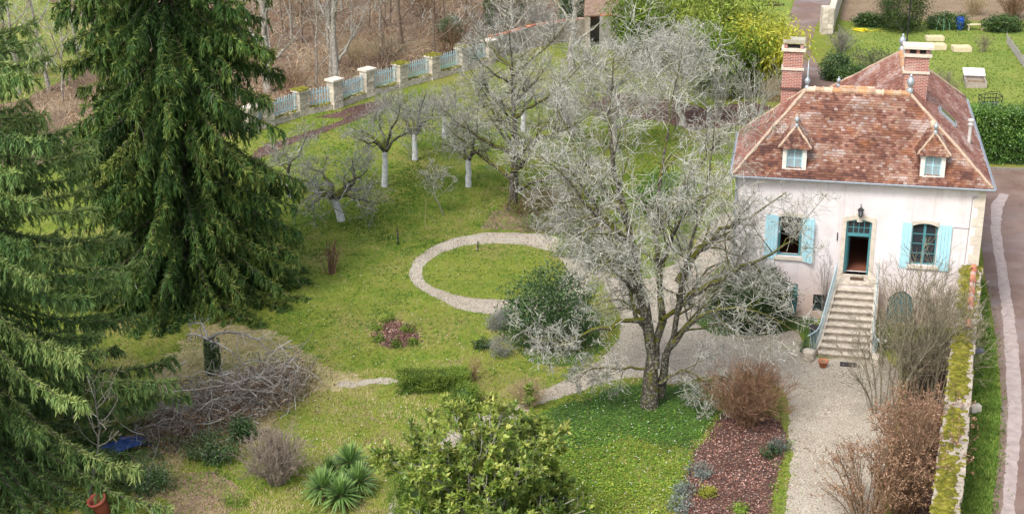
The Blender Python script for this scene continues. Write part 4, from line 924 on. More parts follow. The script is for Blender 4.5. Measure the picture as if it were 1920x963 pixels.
for lab, b, tp, sp in (('many stemmed leafless shrub between bamboo and house roof', (1345, 228), (1340, 120), 2.4), ('leafless shrub with upright grey stems beside the left chimney', (1415, 225), (1420, 130), 2.2), ('leafless grey shrub behind the whitewashed orchard, right of centre', (1070, 255), (1075, 165), 2.2)):
    bs = G(*b); stems = []
    for k in range(12): a = RNG.uniform(0, 6.28); rr_ = RNG.uniform(.3, 1)*sp; tpz = PY(*tp, bs[1])[2]*RNG.uniform(.7, 1.05); stems.append(([bs+np.array([math.cos(a)*.15, math.sin(a)*.15, 0]), bs+np.array([math.cos(a)*rr_*.4, math.sin(a)*rr_*.4, tpz*.5]), bs+np.array([math.cos(a)*rr_, math.sin(a)*rr_, tpz])], .035, .01))
    bare_tree('bare_shrub', lab, bs, stems, [dict(n=9, tr=(.2, 1), ang=(20, 50), ln=(.25, .5), K=4, up=.1, wob=.18, rr=.6, rmin=.008, sides=3), dict(n=4, tr=(.2, 1), ang=(25, 60), ln=(.4, .7), K=3, up=.08, wob=.2, rr=.7, rmin=.007)], M_bark_grey, M_twig_pale, 'bare grey shrubs at the back of the garden', 'shrub')

# orchard: limewashed trunks
def fruit_tree(label, b, crotch, limbs, r=.14, lean=None, tw=1.):
    base = G(*b); Y = base[1]; c = PY(*crotch, Y); t = thing('fruit_tree', label, 'tree', base, 0, 'limewashed fruit trees on the lawn')
    P = (np.stack([resample([base, c+np.array([0, 0, .02])], 7)])-base); P[:, 1:-1] += RNG.normal(size=(1, 5, 3))*.015
    tube_mesh('limewashed_trunk', [(P, np.linspace(r*1.2, r*.95, 7)[None], 9)], M_white, t)
    L = np.stack([resample([c-(c-base)*.04]+[PY(x, y, Y+dy*(k+1)/len(pts)) for k, (x, y) in enumerate(pts)], 7) for pts, dy in limbs])-base
    L[:, 1:-1] += RNG.normal(size=L[:, 1:-1].shape)*.06
    R = np.repeat(np.linspace(r*.8, .018, 7)[None], len(L), 0); tube_mesh('limb', [(L, R, 6)], M_bark_fruit, t)
    a = grow(L, R, 11, (.25, 1), (40, 85), (.4, .85), 5, .08, .3, .5, .3, .012); b_ = grow(*a, 7, (.2, 1), (35, 85), (.4, .75), 4, .06, .28, .6, .3, .009); c_ = grow(*b_, 3, (.3, 1), (30, 80), (.45, .8), 2, .04, .25, .7, .4, .008)
    tube_mesh('crown', [(*a, 4), (*b_, 3), (*c_, 3)], M_twig_fruit, t); return t
fruit_tree('limewashed fruit tree with a dark open cup crown in the middle of the orchard lawn', (721, 350), (722, 282), [([(700, 260), (680, 250), (660, 240)], .8), ([(740, 262), (760, 250), (775, 240)], -.8), ([(722, 255), (712, 225), (705, 205)], 1.), ([(730, 250), (745, 220), (750, 195)], -.4), ([(705, 265), (690, 270), (672, 262)], -1.5)])
fruit_tree('limewashed fruit tree with mossy spreading crown behind the cup-shaped one', (778, 300), (777, 252), [([(760, 228), (740, 215), (725, 195)], .8), ([(792, 232), (808, 222), (815, 200)], -.6), ([(776, 225), (765, 200), (755, 178)], 1.), ([(785, 222), (790, 195), (800, 172)], -1.)])
fruit_tree('short limewashed fruit tree just left of the broad dark-trunked tree', (878, 350), (878, 300), [([(862, 285), (845, 275), (825, 268)], .6), ([(885, 280), (888, 260), (880, 235)], -.6), ([(870, 280), (858, 255), (850, 235)], .9), ([(892, 288), (915, 280), (930, 262)], 0)])
fruit_tree('small limewashed fruit tree farthest back near the fence', (833, 258), (833, 218), [([(820, 200), (805, 190)], .6), ([(842, 198), (855, 185)], -.6), ([(832, 195), (828, 170)], .6)], .12)
fruit_tree('limewashed fruit tree half hidden behind the broad dark-trunked tree', (981, 246), (981, 205), [([(965, 190), (950, 178)], .6), ([(992, 188), (1008, 175)], -.6), ([(980, 180), (982, 155)], .5)], .14)
fruit_tree('crooked leaning limewashed fruit tree with low flat gnarled limbs', (640, 414), (628, 372), [([(605, 355), (585, 342), (562, 335)], .8), ([(650, 362), (680, 375), (715, 380)], -.8), ([(640, 350), (665, 335), (690, 318)], .5), ([(615, 360), (595, 375), (575, 400)], -1.5), ([(625, 350), (600, 320), (575, 310)], 1.), ([(660, 345), (668, 320), (660, 295)], 0)], .17)
fruit_tree('thin limewashed fruit tree beside the tall dark spruce', (543, 370), (540, 325), [([(535, 295), (530, 265)], .4), ([(550, 300), (565, 275), (575, 255)], -.4), ([(528, 305), (512, 290)], .4)], .11)
# sapling and stakes
b = G(831, 402); generic_tree('sapling', 'pale lichened sapling on the orchard lawn', b, b+np.array([-.3, 0, 2.6]), .035, 1.1, M_bark_grey, M_twig_pale, .5, None, nlimb=7, fork=.35)
def post(name, label, px, h, r, mat, cat='stake', lean=0.):
    b = G(*px); m = MB(); n = 6; P = [(lean*k/n+RNG.normal()*.006, RNG.normal()*.006, h*k/n) for k in range(n+1)]; m.tube(P, [r*(1-.25*k/n) for k in range(n+1)], 7); m.tube([(P[4][0], 0, P[4][2]), (P[4][0]+.06, .02, P[4][2]+.09)], r*.5, 5); o = m.build(name, mat, None, True); o.location = tuple(b); return tag(o, label, cat)
post('stake', 'dark short stake in the lawn left of the ring path', (747, 458), .95, .045, M_bark_fruit, lean=-.05)
post('stake', 'small dark stake at the top of the round lawn', (896, 472), .55, .04, M_bark_fruit)
post('cane', 'thin pale cane in the orchard lawn', (796, 432), 1.6, .014, M_straw_twig, 'stake', .12)

# ------------------------------------------------------------------ spruces
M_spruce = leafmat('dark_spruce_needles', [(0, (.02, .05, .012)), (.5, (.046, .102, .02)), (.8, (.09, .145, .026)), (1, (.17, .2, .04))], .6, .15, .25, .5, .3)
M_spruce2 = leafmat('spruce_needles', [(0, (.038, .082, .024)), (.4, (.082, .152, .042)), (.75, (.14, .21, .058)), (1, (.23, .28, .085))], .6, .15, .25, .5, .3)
M_sptrunk = barkmat('spruce_bark', (.055, .044, .035), None, (.12, .105, .09))
M_deadtwig = barkmat('bare_spruce_twig', (.3, .27, .22), None, (.42, .39, .33))
def spruce(label, base, H, R0, nb, mat, hang=.9, prof=.7, zmin=.4, sec=13, cards=13, clen=.2, droop=.35, tip_up=.3, seed=1, dens_top=20., pale=.0, group='tall spruces on the left', wd=.24, top=40, sl=1., low0=.95):
    rng = np.random.default_rng(seed); base = np.asarray(base, float); t = thing('spruce_tree', label, 'tree', base, 0, group)
    P = np.stack([resample([(0, 0, 0), (.1, 0, H*.5), (0, 0, H)], 10)]); tube_mesh('trunk', [(P, np.linspace(.42, .03, 10)[None], 10)], M_sptrunk, t)
    z = np.sort(zmin+(H-zmin-.3)*rng.uniform(0, 1, nb)**1.15); az = rng.uniform(0, 6.283, nb)
    L = np.maximum(.4, R0*(1-z/H)**prof*rng.uniform(.66, 1.14, nb)*np.clip(low0+z/7, 0, 1)); K = 9; s = np.linspace(0, 1, K)
    o = np.stack([np.cos(az), np.sin(az), np.zeros(nb)], 1); low = (1-z/H)
    dz = (-(droop*(.5+.9*low))[:, None]*L[:, None]*(s[None]**1.05)+(tip_up*L*.75)[:, None]*np.maximum(0, s-.5)[None]**2*1.8)
    PP = o[:, None, :]*(L[:, None]*s[None])[:, :, None]; PP[:, :, 2] = z[:, None]+dz; PP += rng.normal(size=PP.shape)*.05*s[None, :, None]
    PP[:, :, 2] = np.maximum(PP[:, :, 2], .12+.1*s[None])
    RR = (.008*L+.01)[:, None]*np.linspace(1, .2, K)[None]
    # hanging branchlets
    cnt = np.maximum(4, (sec*L/2.2)).astype(int); idx = np.repeat(np.arange(nb), cnt); M = len(idx); tt = rng.uniform(.12, 1, M)**.8
    p0, T, _ = at_t(PP, RR, idx, tt); side = np.cross(T, [0, 0, 1.]); side = norm(side)*rng.choice([-1, 1], M)[:, None]
    SL = sl*(.35+.75*rng.uniform(0, 1, M))*(.55+.45*np.minimum(1, L[idx]/3.5))*(1.15-.5*tt); K2 = 5
    d = norm(side*rng.uniform(.3, 1., (M, 1))+T*.55+np.array([0, 0, -.25*hang])); Q = np.empty((M, K2, 3)); Q[:, 0] = p0; q = p0.copy()
    for k in range(1, K2): d = norm(d+np.array([0, 0, -.42*hang])+rng.normal(size=(M, 3))*.1); q = q+d*(SL/(K2-1))[:, None]; Q[:, k] = q
    Q[:, :, 2] = np.maximum(Q[:, :, 2], .05)
    QR = np.full((M, K2), .008)
    tube_mesh('branches', [(PP, RR, 5)], M_sptrunk, t)
    nd = rng.uniform(0, 1, M) < pale
    if nd.any(): tube_mesh('bare_twigs', [(Q[nd], QR[nd]*1.5, 3)], M_deadtwig, t)['kind'] = 'stuff'
    # needles: slender cards clothing branchlets and branch tops
    cN = np.full(M, cards); cN[z[idx] > dens_top] = max(4, cards//4); cN[nd] = 1
    ci = np.repeat(np.arange(M), cN); C = len(ci); ct = rng.uniform(.0, 1, C); cp, cT, _ = at_t(Q, QR, ci, ct)
    cd = norm(cT*.9+norm(rng.normal(size=(C, 3)))*.55+np.array([0, 0, -.12])); cn = norm(rng.normal(size=(C, 3))+np.array([0, 0, .8]))
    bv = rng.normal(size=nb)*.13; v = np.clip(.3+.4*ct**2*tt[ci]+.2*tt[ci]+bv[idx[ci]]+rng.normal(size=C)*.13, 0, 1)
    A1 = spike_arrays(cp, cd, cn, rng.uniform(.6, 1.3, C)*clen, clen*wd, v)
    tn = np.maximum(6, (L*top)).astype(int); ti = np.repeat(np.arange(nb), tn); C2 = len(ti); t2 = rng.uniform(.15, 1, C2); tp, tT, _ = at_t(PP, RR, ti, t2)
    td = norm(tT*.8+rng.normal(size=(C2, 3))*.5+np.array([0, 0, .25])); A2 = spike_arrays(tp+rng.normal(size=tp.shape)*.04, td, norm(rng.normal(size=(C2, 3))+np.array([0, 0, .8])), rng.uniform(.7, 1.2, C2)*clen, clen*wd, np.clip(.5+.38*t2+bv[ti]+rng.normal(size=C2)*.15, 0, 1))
    leaf_obj('crown', [A1, A2], mat, t); return t
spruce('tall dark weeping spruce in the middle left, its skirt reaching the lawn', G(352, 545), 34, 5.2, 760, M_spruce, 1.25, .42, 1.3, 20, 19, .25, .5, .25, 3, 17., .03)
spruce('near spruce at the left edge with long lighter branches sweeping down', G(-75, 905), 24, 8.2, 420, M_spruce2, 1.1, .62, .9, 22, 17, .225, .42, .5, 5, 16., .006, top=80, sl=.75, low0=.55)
# ------------------------------------------------------------------ leafy shrubs
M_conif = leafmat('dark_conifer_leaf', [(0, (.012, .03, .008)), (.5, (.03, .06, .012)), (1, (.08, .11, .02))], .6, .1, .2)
def ell_points(n, r, shell=.55, zmin=-1.):
    d = norm(RNG.normal(size=(n*2, 3))); d = d[d[:, 2] > zmin][:n]; k = RNG.uniform(shell**3, 1, len(d))**(1/3)
    return d*k[:, None]*np.array(r), d
def leafy(name, label, cat, base, r, nclump, per, leaf, mat, wid=.5, group=None, csize=.28, flat=.5, stems=5, stem_mat=None, zc=None, shape='ell', clip=0., rot=0., shell=.5, part='crown', core=False):
    """shrub: leaf clumps through an ellipsoid or box volume over real stems"""
    base = np.asarray(base, float); t = thing(name, label, cat, base, rot, group); r = np.array(r, float); zc = r[2]*.95 if zc is None else zc
    if shape == 'box':
        c = RNG.uniform(-1, 1, (nclump, 3)); k = RNG.choice([0, 1, 2], nclump, p=[.1, .52, .38])
        sg = np.sign(c[np.arange(nclump), k]); sg[k == 2] = 1; sg[(k == 1) & (RNG.uniform(size=nclump) < .5)] = -1; c[np.arange(nclump), k] = sg*RNG.uniform(.7, 1., nclump); d = norm(c*np.array([.4, .4, .4])); c = c*r
    else:
        c, d = ell_points(nclump, r, shell)
    n = len(c)
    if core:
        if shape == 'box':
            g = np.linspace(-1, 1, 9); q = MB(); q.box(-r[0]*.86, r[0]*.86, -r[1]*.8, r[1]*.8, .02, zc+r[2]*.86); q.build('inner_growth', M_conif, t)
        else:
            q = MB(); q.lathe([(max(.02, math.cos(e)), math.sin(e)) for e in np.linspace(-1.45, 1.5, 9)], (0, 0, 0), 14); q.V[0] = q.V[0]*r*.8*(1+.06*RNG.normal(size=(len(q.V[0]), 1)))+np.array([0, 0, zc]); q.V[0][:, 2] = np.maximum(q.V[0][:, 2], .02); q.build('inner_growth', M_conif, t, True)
    if clip < 1: c = c*(1+(1-clip)*.13*RNG.normal(size=(n, 1)))
    P = np.repeat(c, per, 0)+RNG.normal(size=(n*per, 3))*csize*np.array([1, 1, .7]); D0 = np.repeat(d, per, 0)
    P[:, 2] = np.maximum(P[:, 2]+zc, .03)
    D = norm(D0*.6+RNG.normal(size=P.shape)*.7); Nn = norm(D0*flat+np.array([0, 0, .5])+RNG.normal(size=P.shape)*.45)
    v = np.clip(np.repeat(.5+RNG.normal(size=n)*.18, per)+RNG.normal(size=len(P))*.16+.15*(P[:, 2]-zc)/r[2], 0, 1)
    leaf_obj(part, [leaf_arrays(P, D, Nn, leaf*RNG.uniform(.65, 1.25, len(P)), leaf*wid, .15, v)], mat, t)
    if stems:
        S_ = np.stack([resample([(RNG.normal()*.1, RNG.normal()*.1, 0), tuple(c[i]*.45*np.array([1, 1, 0])+np.array([0, 0, zc*.7])), tuple(c[i]*.85+np.array([0, 0, zc]))], 6) for i in RNG.integers(0, n, stems)])
        a = (S_, np.repeat(np.linspace(.035, .012, 6)[None], stems, 0)*min(1.6, r.max()/1.2)); b = grow(*a, 5, (.3, 1), (25, 60), (.3, .6), 4, .1, .15, .6, .4, .006)
        tube_mesh('stems', [(*a, 5), (*b, 3)], stem_mat or M_bark_grey, t)
    return t
LF = leafmat
M_laurel = LF('laurel_leaf', [(0, (.03, .075, .012)), (.5, (.075, .16, .025)), (1, (.17, .28, .05))], .35, .2, .5)
M_ever = LF('dark_evergreen_leaf', [(0, (.018, .04, .012)), (.5, (.04, .085, .022)), (1, (.1, .16, .05))], .4, .2, .45)
M_yew = LF('yew_leaf', [(0, (.014, .028, .01)), (.5, (.028, .05, .014)), (1, (.06, .085, .03))], .6, .1, .25)
M_box = LF('box_leaf', [(0, (.055, .105, .012)), (.5, (.12, .195, .022)), (1, (.21, .27, .035))], .5, .2, .35)
M_magn = LF('magnolia_leaf', [(0, (.065, .125, .02)), (.4, (.15, .225, .034)), (.75, (.3, .345, .065)), (1, (.46, .45, .12))], .4, .3, .45)
M_bam1 = LF('bamboo_leaf', [(0, (.1, .15, .018)), (.5, (.24, .31, .04)), (1, (.42, .46, .1))], .5, .35, .3, .4, .3)
M_bam2 = LF('yellow_bamboo_leaf', [(0, (.2, .2, .015)), (.5, (.4, .4, .03)), (1, (.55, .53, .09))], .5, .35, .3, .4, .2)
M_bam3 = LF('green_bamboo_leaf', [(0, (.05, .1, .01)), (.5, (.12, .2, .02)), (1, (.26, .33, .045))], .5, .35, .3, .4, .3)
M_brownleaf = LF('dead_beech_leaf', [(0, (.18, .09, .05)), (.5, (.34, .195, .12)), (1, (.5, .34, .23))], .7, .3, .2)
M_lav = LF('grey_lavender_leaf', [(0, (.12, .12, .1)), (.5, (.2, .2, .175)), (1, (.3, .29, .27))], .8, .1, .1)
M_euph = LF('blue_grey_leaf', [(0, (.1, .13, .11)), (.5, (.17, .2, .17)), (1, (.26, .29, .25))], .7, .2, .2)
M_yucca = LF('yucca_leaf', [(0, (.045, .095, .03)), (.5, (.1, .19, .045)), (1, (.28, .38, .11))], .4, .15, .4)
M_yel = LF('yellow_green_leaf', [(0, (.2, .22, .03)), (1, (.42, .42, .06))], .6, .3, .2)
M_ivy = LF('ivy_leaf', [(0, (.02, .045, .01)), (.5, (.04, .085, .018)), (1, (.09, .14, .03))], .4, .15, .4)

leafy('laurel_bush', 'broad glossy evergreen bush under the left branches of the large bare tree', 'shrub', G(1030, 645), (1.75, 1.6, 1.6), 420, 26, .13, M_ever, .5, csize=.2)
leafy('rhododendron_bush', 'low evergreen bush in front of the ring path, behind the mossy trunk', 'shrub', G(1135, 500), (1.2, .9, .7), 160, 22, .12, M_ever, .5, csize=.18)
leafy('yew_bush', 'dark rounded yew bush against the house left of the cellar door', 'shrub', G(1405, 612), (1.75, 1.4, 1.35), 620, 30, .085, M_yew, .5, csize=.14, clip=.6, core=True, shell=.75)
leafy('laurel_bush', 'bright green evergreen bush standing beyond the ring path right of centre', 'shrub', G(1245, 400), (1.6, 1.3, 1.1), 240, 22, .13, M_laurel, .5, csize=.2)
leafy('evergreen_bush', 'mid green bush low beside the trunk of the broad dark-trunked tree', 'shrub', G(1075, 480), (1.0, .9, .8), 120, 20, .11, M_box, .5, csize=.18)
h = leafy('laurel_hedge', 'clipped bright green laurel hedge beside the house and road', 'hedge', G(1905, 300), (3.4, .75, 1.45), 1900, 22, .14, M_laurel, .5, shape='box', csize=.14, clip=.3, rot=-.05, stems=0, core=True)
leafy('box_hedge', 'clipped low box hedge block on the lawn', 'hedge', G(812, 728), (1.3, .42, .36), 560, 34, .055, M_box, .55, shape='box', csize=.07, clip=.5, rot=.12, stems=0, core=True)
leafy('box_bush', 'small rounded box bush beside the low hedge', 'shrub', G(873, 757), (.55, .5, .42), 240, 32, .055, M_box, .55, csize=.07, stems=0, core=True)
leafy('box_bush', 'tiny box tuft at the foot of the magnolia', 'shrub', G(846, 778), (.28, .25, .24), 60, 20, .05, M_box, .55, csize=.06, stems=3)
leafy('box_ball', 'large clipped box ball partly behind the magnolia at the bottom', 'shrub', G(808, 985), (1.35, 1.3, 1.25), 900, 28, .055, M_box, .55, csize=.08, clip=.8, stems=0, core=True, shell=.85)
leafy('reddish_shrub', 'thin reddish twiggy shrub at the right end of the low hedge', 'shrub', G(885, 712), (.5, .4, .55), 40, 10, .05, M_brownleaf, .4, csize=.12, stems=14, stem_mat=M_brown_twig)
for px, s, lab in (((937, 668), (.45, .4, .45), 'grey lavender clump nearest the box hedge'), ((932, 617), (.38, .34, .32), 'round grey lavender clump below the evergreen bush'), ((946, 602), (.3, .28, .26), 'smallest grey lavender clump tucked against the evergreen bush')):
    leafy('lavender', lab, 'shrub', G(*px), s, 80, 24, .1, M_lav, .16, 'grey lavender clumps', csize=.1, stems=0)
leafy('garden_plant', 'dark green plant beside the lavender clumps', 'plant', G(905, 652), (.3, .28, .2), 40, 16, .09, M_ever, .5, csize=.08, stems=0)
# plants round the flower bed
for k, (px, s) in enumerate((((728, 602), .42), ((712, 640), .3), ((765, 622), .33), ((742, 650), .25), ((775, 645), .2), ((708, 618), .22))):
    leafy('bedding_plant', ['tallest green plant at the back of the round flower bed', 'green plant at the left front of the round flower bed', 'green plant inside the right of the round flower bed', 'small plant at the front edge of the round flower bed', 'little plant at the right edge of the round flower bed', 'small plant at the left edge of the round flower bed'][k], 'plant', G(*px), (s*.62, s*.62, s*.5), 18, 14, .1, M_box, .5, 'plants in the round flower bed', csize=.08, stems=0)
for k, (px, s, mt, lab) in enumerate((((1312, 892), .36, M_euph, 'blue-grey clump at the left edge of the leaf bed'), ((1285, 925), .33, M_euph, 'blue-grey clump low at the leaf bed corner'), ((1270, 955), .42, M_euph, 'largest blue-grey clump at the bottom edge of the leaf bed'), ((1326, 930), .24, M_yel, 'yellow-green tuft in the leaf bed'), ((1462, 842), .36, M_euph, 'grey-green tuft at the right edge of the leaf bed'), ((1444, 856), .3, M_ever, 'dark green plant beside the grey-green tuft in the leaf bed'), ((1388, 960), .2, M_box, 'small green seedling clump at the bottom of the leaf bed'), ((440, 945), .4, M_box, 'fresh green clump on the bare soil at the lower left'))):
    leafy('bedding_plant', lab, 'plant', G(*px), (s, s, s*.6), 30, 18, .1, mt, .35, None, csize=.09, stems=0)
for px, s, lab in (((400, 862), (.9, .75, .5), 'low dark green shrub beside the grey twig ball'), ((270, 920), (.9, .7, .5), 'low green shrub between spruce and terracotta pot'), ((455, 825), (.35, .3, .4), 'small glossy evergreen by the brush pile')):
    leafy('evergreen_bush', lab, 'shrub', G(*px), s, 110, 20, .1, M_ever, .5, 'low shrubs by the brush pile', csize=.14)

# magnolia: open crown of whorled leaves on pale stems
mb = G(925, 1045); mg = thing('magnolia_tree', 'evergreen magnolia with yellow-green leaves and pale stems at the bottom centre', 'tree', mb)
lim = []
for k in range(32):
    a = k*2.4; rr_ = RNG.uniform(1., 3.); z = RNG.uniform(1.2, 4.3)+.25*(3.-rr_); lim.append(resample([(0, 0, .1), (math.cos(a)*.35*rr_, math.sin(a)*.35*rr_, z*.55), (math.cos(a)*rr_, math.sin(a)*rr_, z)], 7))
lim.append(resample([(0, 0, 0), (.05, 0, 2.5), (-.1, .1, 4.9)], 7)); lim = np.stack(lim); lr = np.repeat(np.linspace(.06, .018, 7)[None], len(lim), 0)
a1 = grow(lim, lr, 9, (.3, 1), (30, 60), (.25, .45), 5, .14, .12, .55, .4, .012); a2 = grow(*a1, 6, (.3, 1), (25, 55), (.35, .6), 4, .18, .1, .6, .5, .009)
tube_mesh('trunk', [(lim, lr, 7), (*a1, 4), (*a2, 3)], M_bark_grey, mg)
tipP = np.concatenate([a2[0][:, -1], a1[0][:, -1], a2[0][:, 2]]); tipD = np.concatenate([norm(a2[0][:, -1]-a2[0][:, -2]), norm(a1[0][:, -1]-a1[0][:, -2]), norm(a2[0][:, 2]-a2[0][:, 1])])
n = len(tipP); per = 10; P = np.repeat(tipP, per, 0); D = np.repeat(tipD, per, 0); P = P-D*RNG.uniform(0, .12, (n*per, 1)); side = norm(RNG.normal(size=P.shape)); D2 = norm(D*.45+side*.8+np.array([0, 0, .15]))
leaf_obj('crown', [leaf_arrays(P, D2, norm(D+np.array([0, 0, .6])+RNG.normal(size=P.shape)*.2), RNG.uniform(.14, .25, n*per), .085, .12, np.clip(np.repeat(.45+.09*(tipP[:, 2]-3)+RNG.normal(size=n)*.17, per)+RNG.normal(size=n*per)*.12, 0, 1))], M_magn, mg)

# yucca clump: five rosettes of sword leaves
for k, (px, s, lab) in enumerate((((606, 936), 1., 'left rosette of the spiky yucca group on the lawn'), ((640, 950), 1., 'front rosette of the spiky yucca group on the lawn'), ((674, 924), .95, 'right rosette of the spiky yucca group on the lawn'), ((656, 890), 1.05, 'rear tall rosette of the spiky yucca group on the lawn'), ((618, 898), .75, 'small rosette at the back left of the yucca group'))):
    b = G(*px); t = thing('yucca', lab, 'plant', b, 0, 'spiky yucca rosettes on the lawn'); N = 190; hz = .42*s
    az = RNG.uniform(0, 6.283, N); el = np.radians(RNG.uniform(-28, 84, N)); D = np.stack([np.cos(az)*np.cos(el), np.sin(az)*np.cos(el), np.sin(el)], 1); s *= 1.2; L = RNG.uniform(.55, .8, N)*s
    c = np.array([0, 0, hz]); side = norm(np.cross(D, np.array([0, 0, 1.])+RNG.normal(size=(N, 3))*.05)); w = .024*s
    mid = c+D*(L*.55)[:, None]+np.array([0, 0, -.02]); tip = c+D*L[:, None]+np.array([0, 0, -.14])*np.cos(el)[:, None]
    V = np.stack([c-side*w*.6+D*.03, c+side*w*.6+D*.03, mid+side*w, mid-side*w, tip], 1).reshape(-1, 3); bb = (np.arange(N)*5)[:, None]
    v = np.repeat(np.clip(.25+.25*RNG.uniform(0, 1, N)+.0*el, 0, 1), 5).reshape(N, 5); v[:, 2:4] += .2; v[:, 4] += .4
    link('leaves', fast_mesh('leaves', V, [bb+np.array([[0, 1, 2, 3]]), bb+np.array([[3, 2, 4]])], np.clip(v.ravel(), 0, 1)), M_yucca, t)
    m = MB(); m.tube([(0, 0, 0), (0, 0, hz+.05)], .07*s, 7); m.build('stem', M_brown_twig, t)

# ------------------------------------------------------------------ twiggy leafless shrubs
def twig_shrub(name, label, base, r, h, n, mat, lv=(8, 4), rad=.014, spread=.15, arch=.0, group=None, leaf=None, rmin=.006, cat='shrub', up=.1, power=.6):
    base = np.asarray(base, float); t = thing(name, label, cat, base, 0, group); a = RNG.uniform(0, 6.283, n); k = RNG.uniform(0, 1, n)**power
    s = np.linspace(0, 1, 6); P = np.zeros((n, 6, 3)); o = np.stack([np.cos(a), np.sin(a)], 1)
    P[:, :, :2] = o[:, None, :]*(spread*k[:, None, None]+(r*k)[:, None, None]*(s[None, :, None]**1.3)*RNG.uniform(.7, 1.1, (n, 1, 1)))
    hh = h*(1-.35*k**2)*RNG.uniform(.75, 1.08, n); P[:, :, 2] = hh[:, None]*(s[None]**.85)*(1-arch*k[:, None]*s[None]**2); P += RNG.normal(size=P.shape)*.035*s[None, :, None]
    R = np.repeat(np.linspace(rad, rad*.45, 6)[None], n, 0); sets = [(P, R, 4)]; cur = (P, R)
    for qi, q in enumerate(lv): cur = grow(*cur, q, (.2, 1), (18, 55), (.25, .5), 4 if qi < len(lv)-1 else 3, up, .16, .65, .4, rmin); sets.append((*cur, 3))
    tube_mesh('stems', sets, mat, t)
    if leaf:
        lm, per, ls = leaf; C = cur[0]; n_ = len(C); ci = np.repeat(np.arange(n_), per); tt = RNG.uniform(.2, 1, len(ci)); p, T, _ = at_t(cur[0], cur[1], ci, tt)
        leaf_obj('leaves', [leaf_arrays(p, norm(T+RNG.normal(size=p.shape)*.8+np.array([0, 0, -.4])), norm(RNG.normal(size=p.shape)), ls*RNG.uniform(.6, 1.2, len(p)), ls*.55, .2)], lm, t)
    return t
M_spir = barkmat('russet_twig', (.27, .155, .09), None, (.38, .24, .15), vary=.6)
twig_shrub('spiraea_bush', 'dense rounded reddish-brown leafless bush at the head of the leaf bed', G(1402, 795), 1.7, 2.3, 170, M_spir, (7, 4), .013, .4, .1, rmin=.0065)
twig_shrub('twig_bush', 'grey-brown rounded twig ball shrub on the lawn above the yuccas', G(520, 905), 1.15, 1.9, 120, barkmat('grey_brown_twig', (.3, .235, .185), None, (.4, .33, .27), vary=.5), (7, 4), .012, .3, .12, rmin=.006)
twig_shrub('cut_shrub', 'clump of bare upright brown stems on the lawn right of the tall spruce', G(620, 513), .32, 1.65, 22, M_brown_twig, (3,), .026, .22, rmin=.009)
twig_shrub('dry_grass_clump', 'straw coloured dry tuft beside the path behind the magnolia', G(992, 762), .75, 1.25, 240, M_straw_twig, (2,), .007, .25, .25, rmin=.005, cat='plant')
twig_shrub('dry_grass_clump', 'brown dry tuft at the right side of the magnolia', G(1012, 815), .55, .7, 130, M_brown_twig, (2,), .007, .2, .3, rmin=.005, cat='plant')
M_lilac = barkmat('tan_lilac_stem', (.27, .23, .145), None, (.4, .36, .26), vary=.6)
for k, (px, r_, h_, n_, lab) in enumerate((((1700, 738), 2.2, 5.2, 40, 'tall bare lilac with olive stems in front of the roadside wall, nearest the stairs'), ((1745, 752), 1.7, 4.6, 32, 'bare olive-stemmed lilac pressed against the mossy wall'), ((1655, 770), 1.8, 3.8, 16, 'thin bare lilac stems leaning over the gravel'), ((1762, 690), 1.1, 3.4, 18, 'bare brown stems by the wall below the right window'))):
    twig_shrub('lilac_shrub', lab, G(*px), r_, h_, n_, M_lilac, (8, 5), .019, .6, 0, 'bare lilacs along the wall', rmin=.0075, up=.05)
for k, (px, r_, h_, n_, lab) in enumerate((((1690, 965), 1.6, 3.7, 54, 'leafless beech shrub keeping its brown leaves at the bottom right'), ((1750, 905), 1.1, 3.0, 34, 'brown-leaved beech shrub tight against the mossy wall'), ((1625, 1000), 1.5, 3.0, 36, 'brown-leaved beech shrub at the bottom edge nearest the gravel'), ((1700, 860), 1.2, 2.7, 34, 'brown-leaved beech shrub at the foot of the bare lilacs'))):
    twig_shrub('beech_shrub', lab, G(*px), r_, h_, n_, M_brown_twig, (6, 4), .02, .35, 0, 'beech shrubs with dead leaves', (M_brownleaf, 4, .08), .006)
twig_shrub('climbing_shrub', 'thin bare climber on the house wall left of the stairs', HP(4.1, .02), .35, 3., 9, M_dead, (6, 4), .012, .12, rmin=.005)
# brush pile with its old stump
bp = G(430, 770); pile = thing('brush_pile', 'tangled heap of dead grey branches and brown leaves by the near spruce', 'brush pile', bp)
for nm, cnt, mat_, ln_, rr_, hz in (('branches', 150, M_dead, (.9, 2.2), (.012, .028), 1.3), ('twigs', 1700, M_dead, (.4, 1.1), (.006, .012), 1.2), ('leafy_stems', 1500, M_brown_twig, (.3, .9), (.005, .009), 1.)):
    # elongated heap running from the near spruce towards the lawn
    tt = RNG.uniform(-1, 1, cnt); c = np.stack([tt*2.2+RNG.normal(size=cnt)*.5, tt*2.+RNG.normal(size=cnt)*1., np.abs(RNG.normal(size=cnt))*.5*hz+.1], 1)
    d = norm(RNG.normal(size=(cnt, 3))*np.array([1, 1, .6])); L = RNG.uniform(*ln_, cnt); s = np.linspace(-.5, .5, 5); P = c[:, None]+d[:, None]*(L[:, None]*s[None])[:, :, None]+RNG.normal(size=(cnt, 5, 3))*.05*L[:, None, None]
    P[:, :, 2] = np.maximum(P[:, :, 2], .03); o = tube_mesh(nm, [(P, np.repeat(RNG.uniform(*rr_, cnt)[:, None], 5, 1)*np.linspace(1.2, .5, 5)[None], 4 if nm == 'branches' else 3)], mat_, pile); o['kind'] = 'stuff'
n = 9000; tt = RNG.uniform(-1, 1, n); P = np.stack([tt*2.3+RNG.normal(size=n)*.55, tt*2.1+RNG.normal(size=n)*1.1, np.abs(RNG.normal(size=n))*.38+.03], 1)
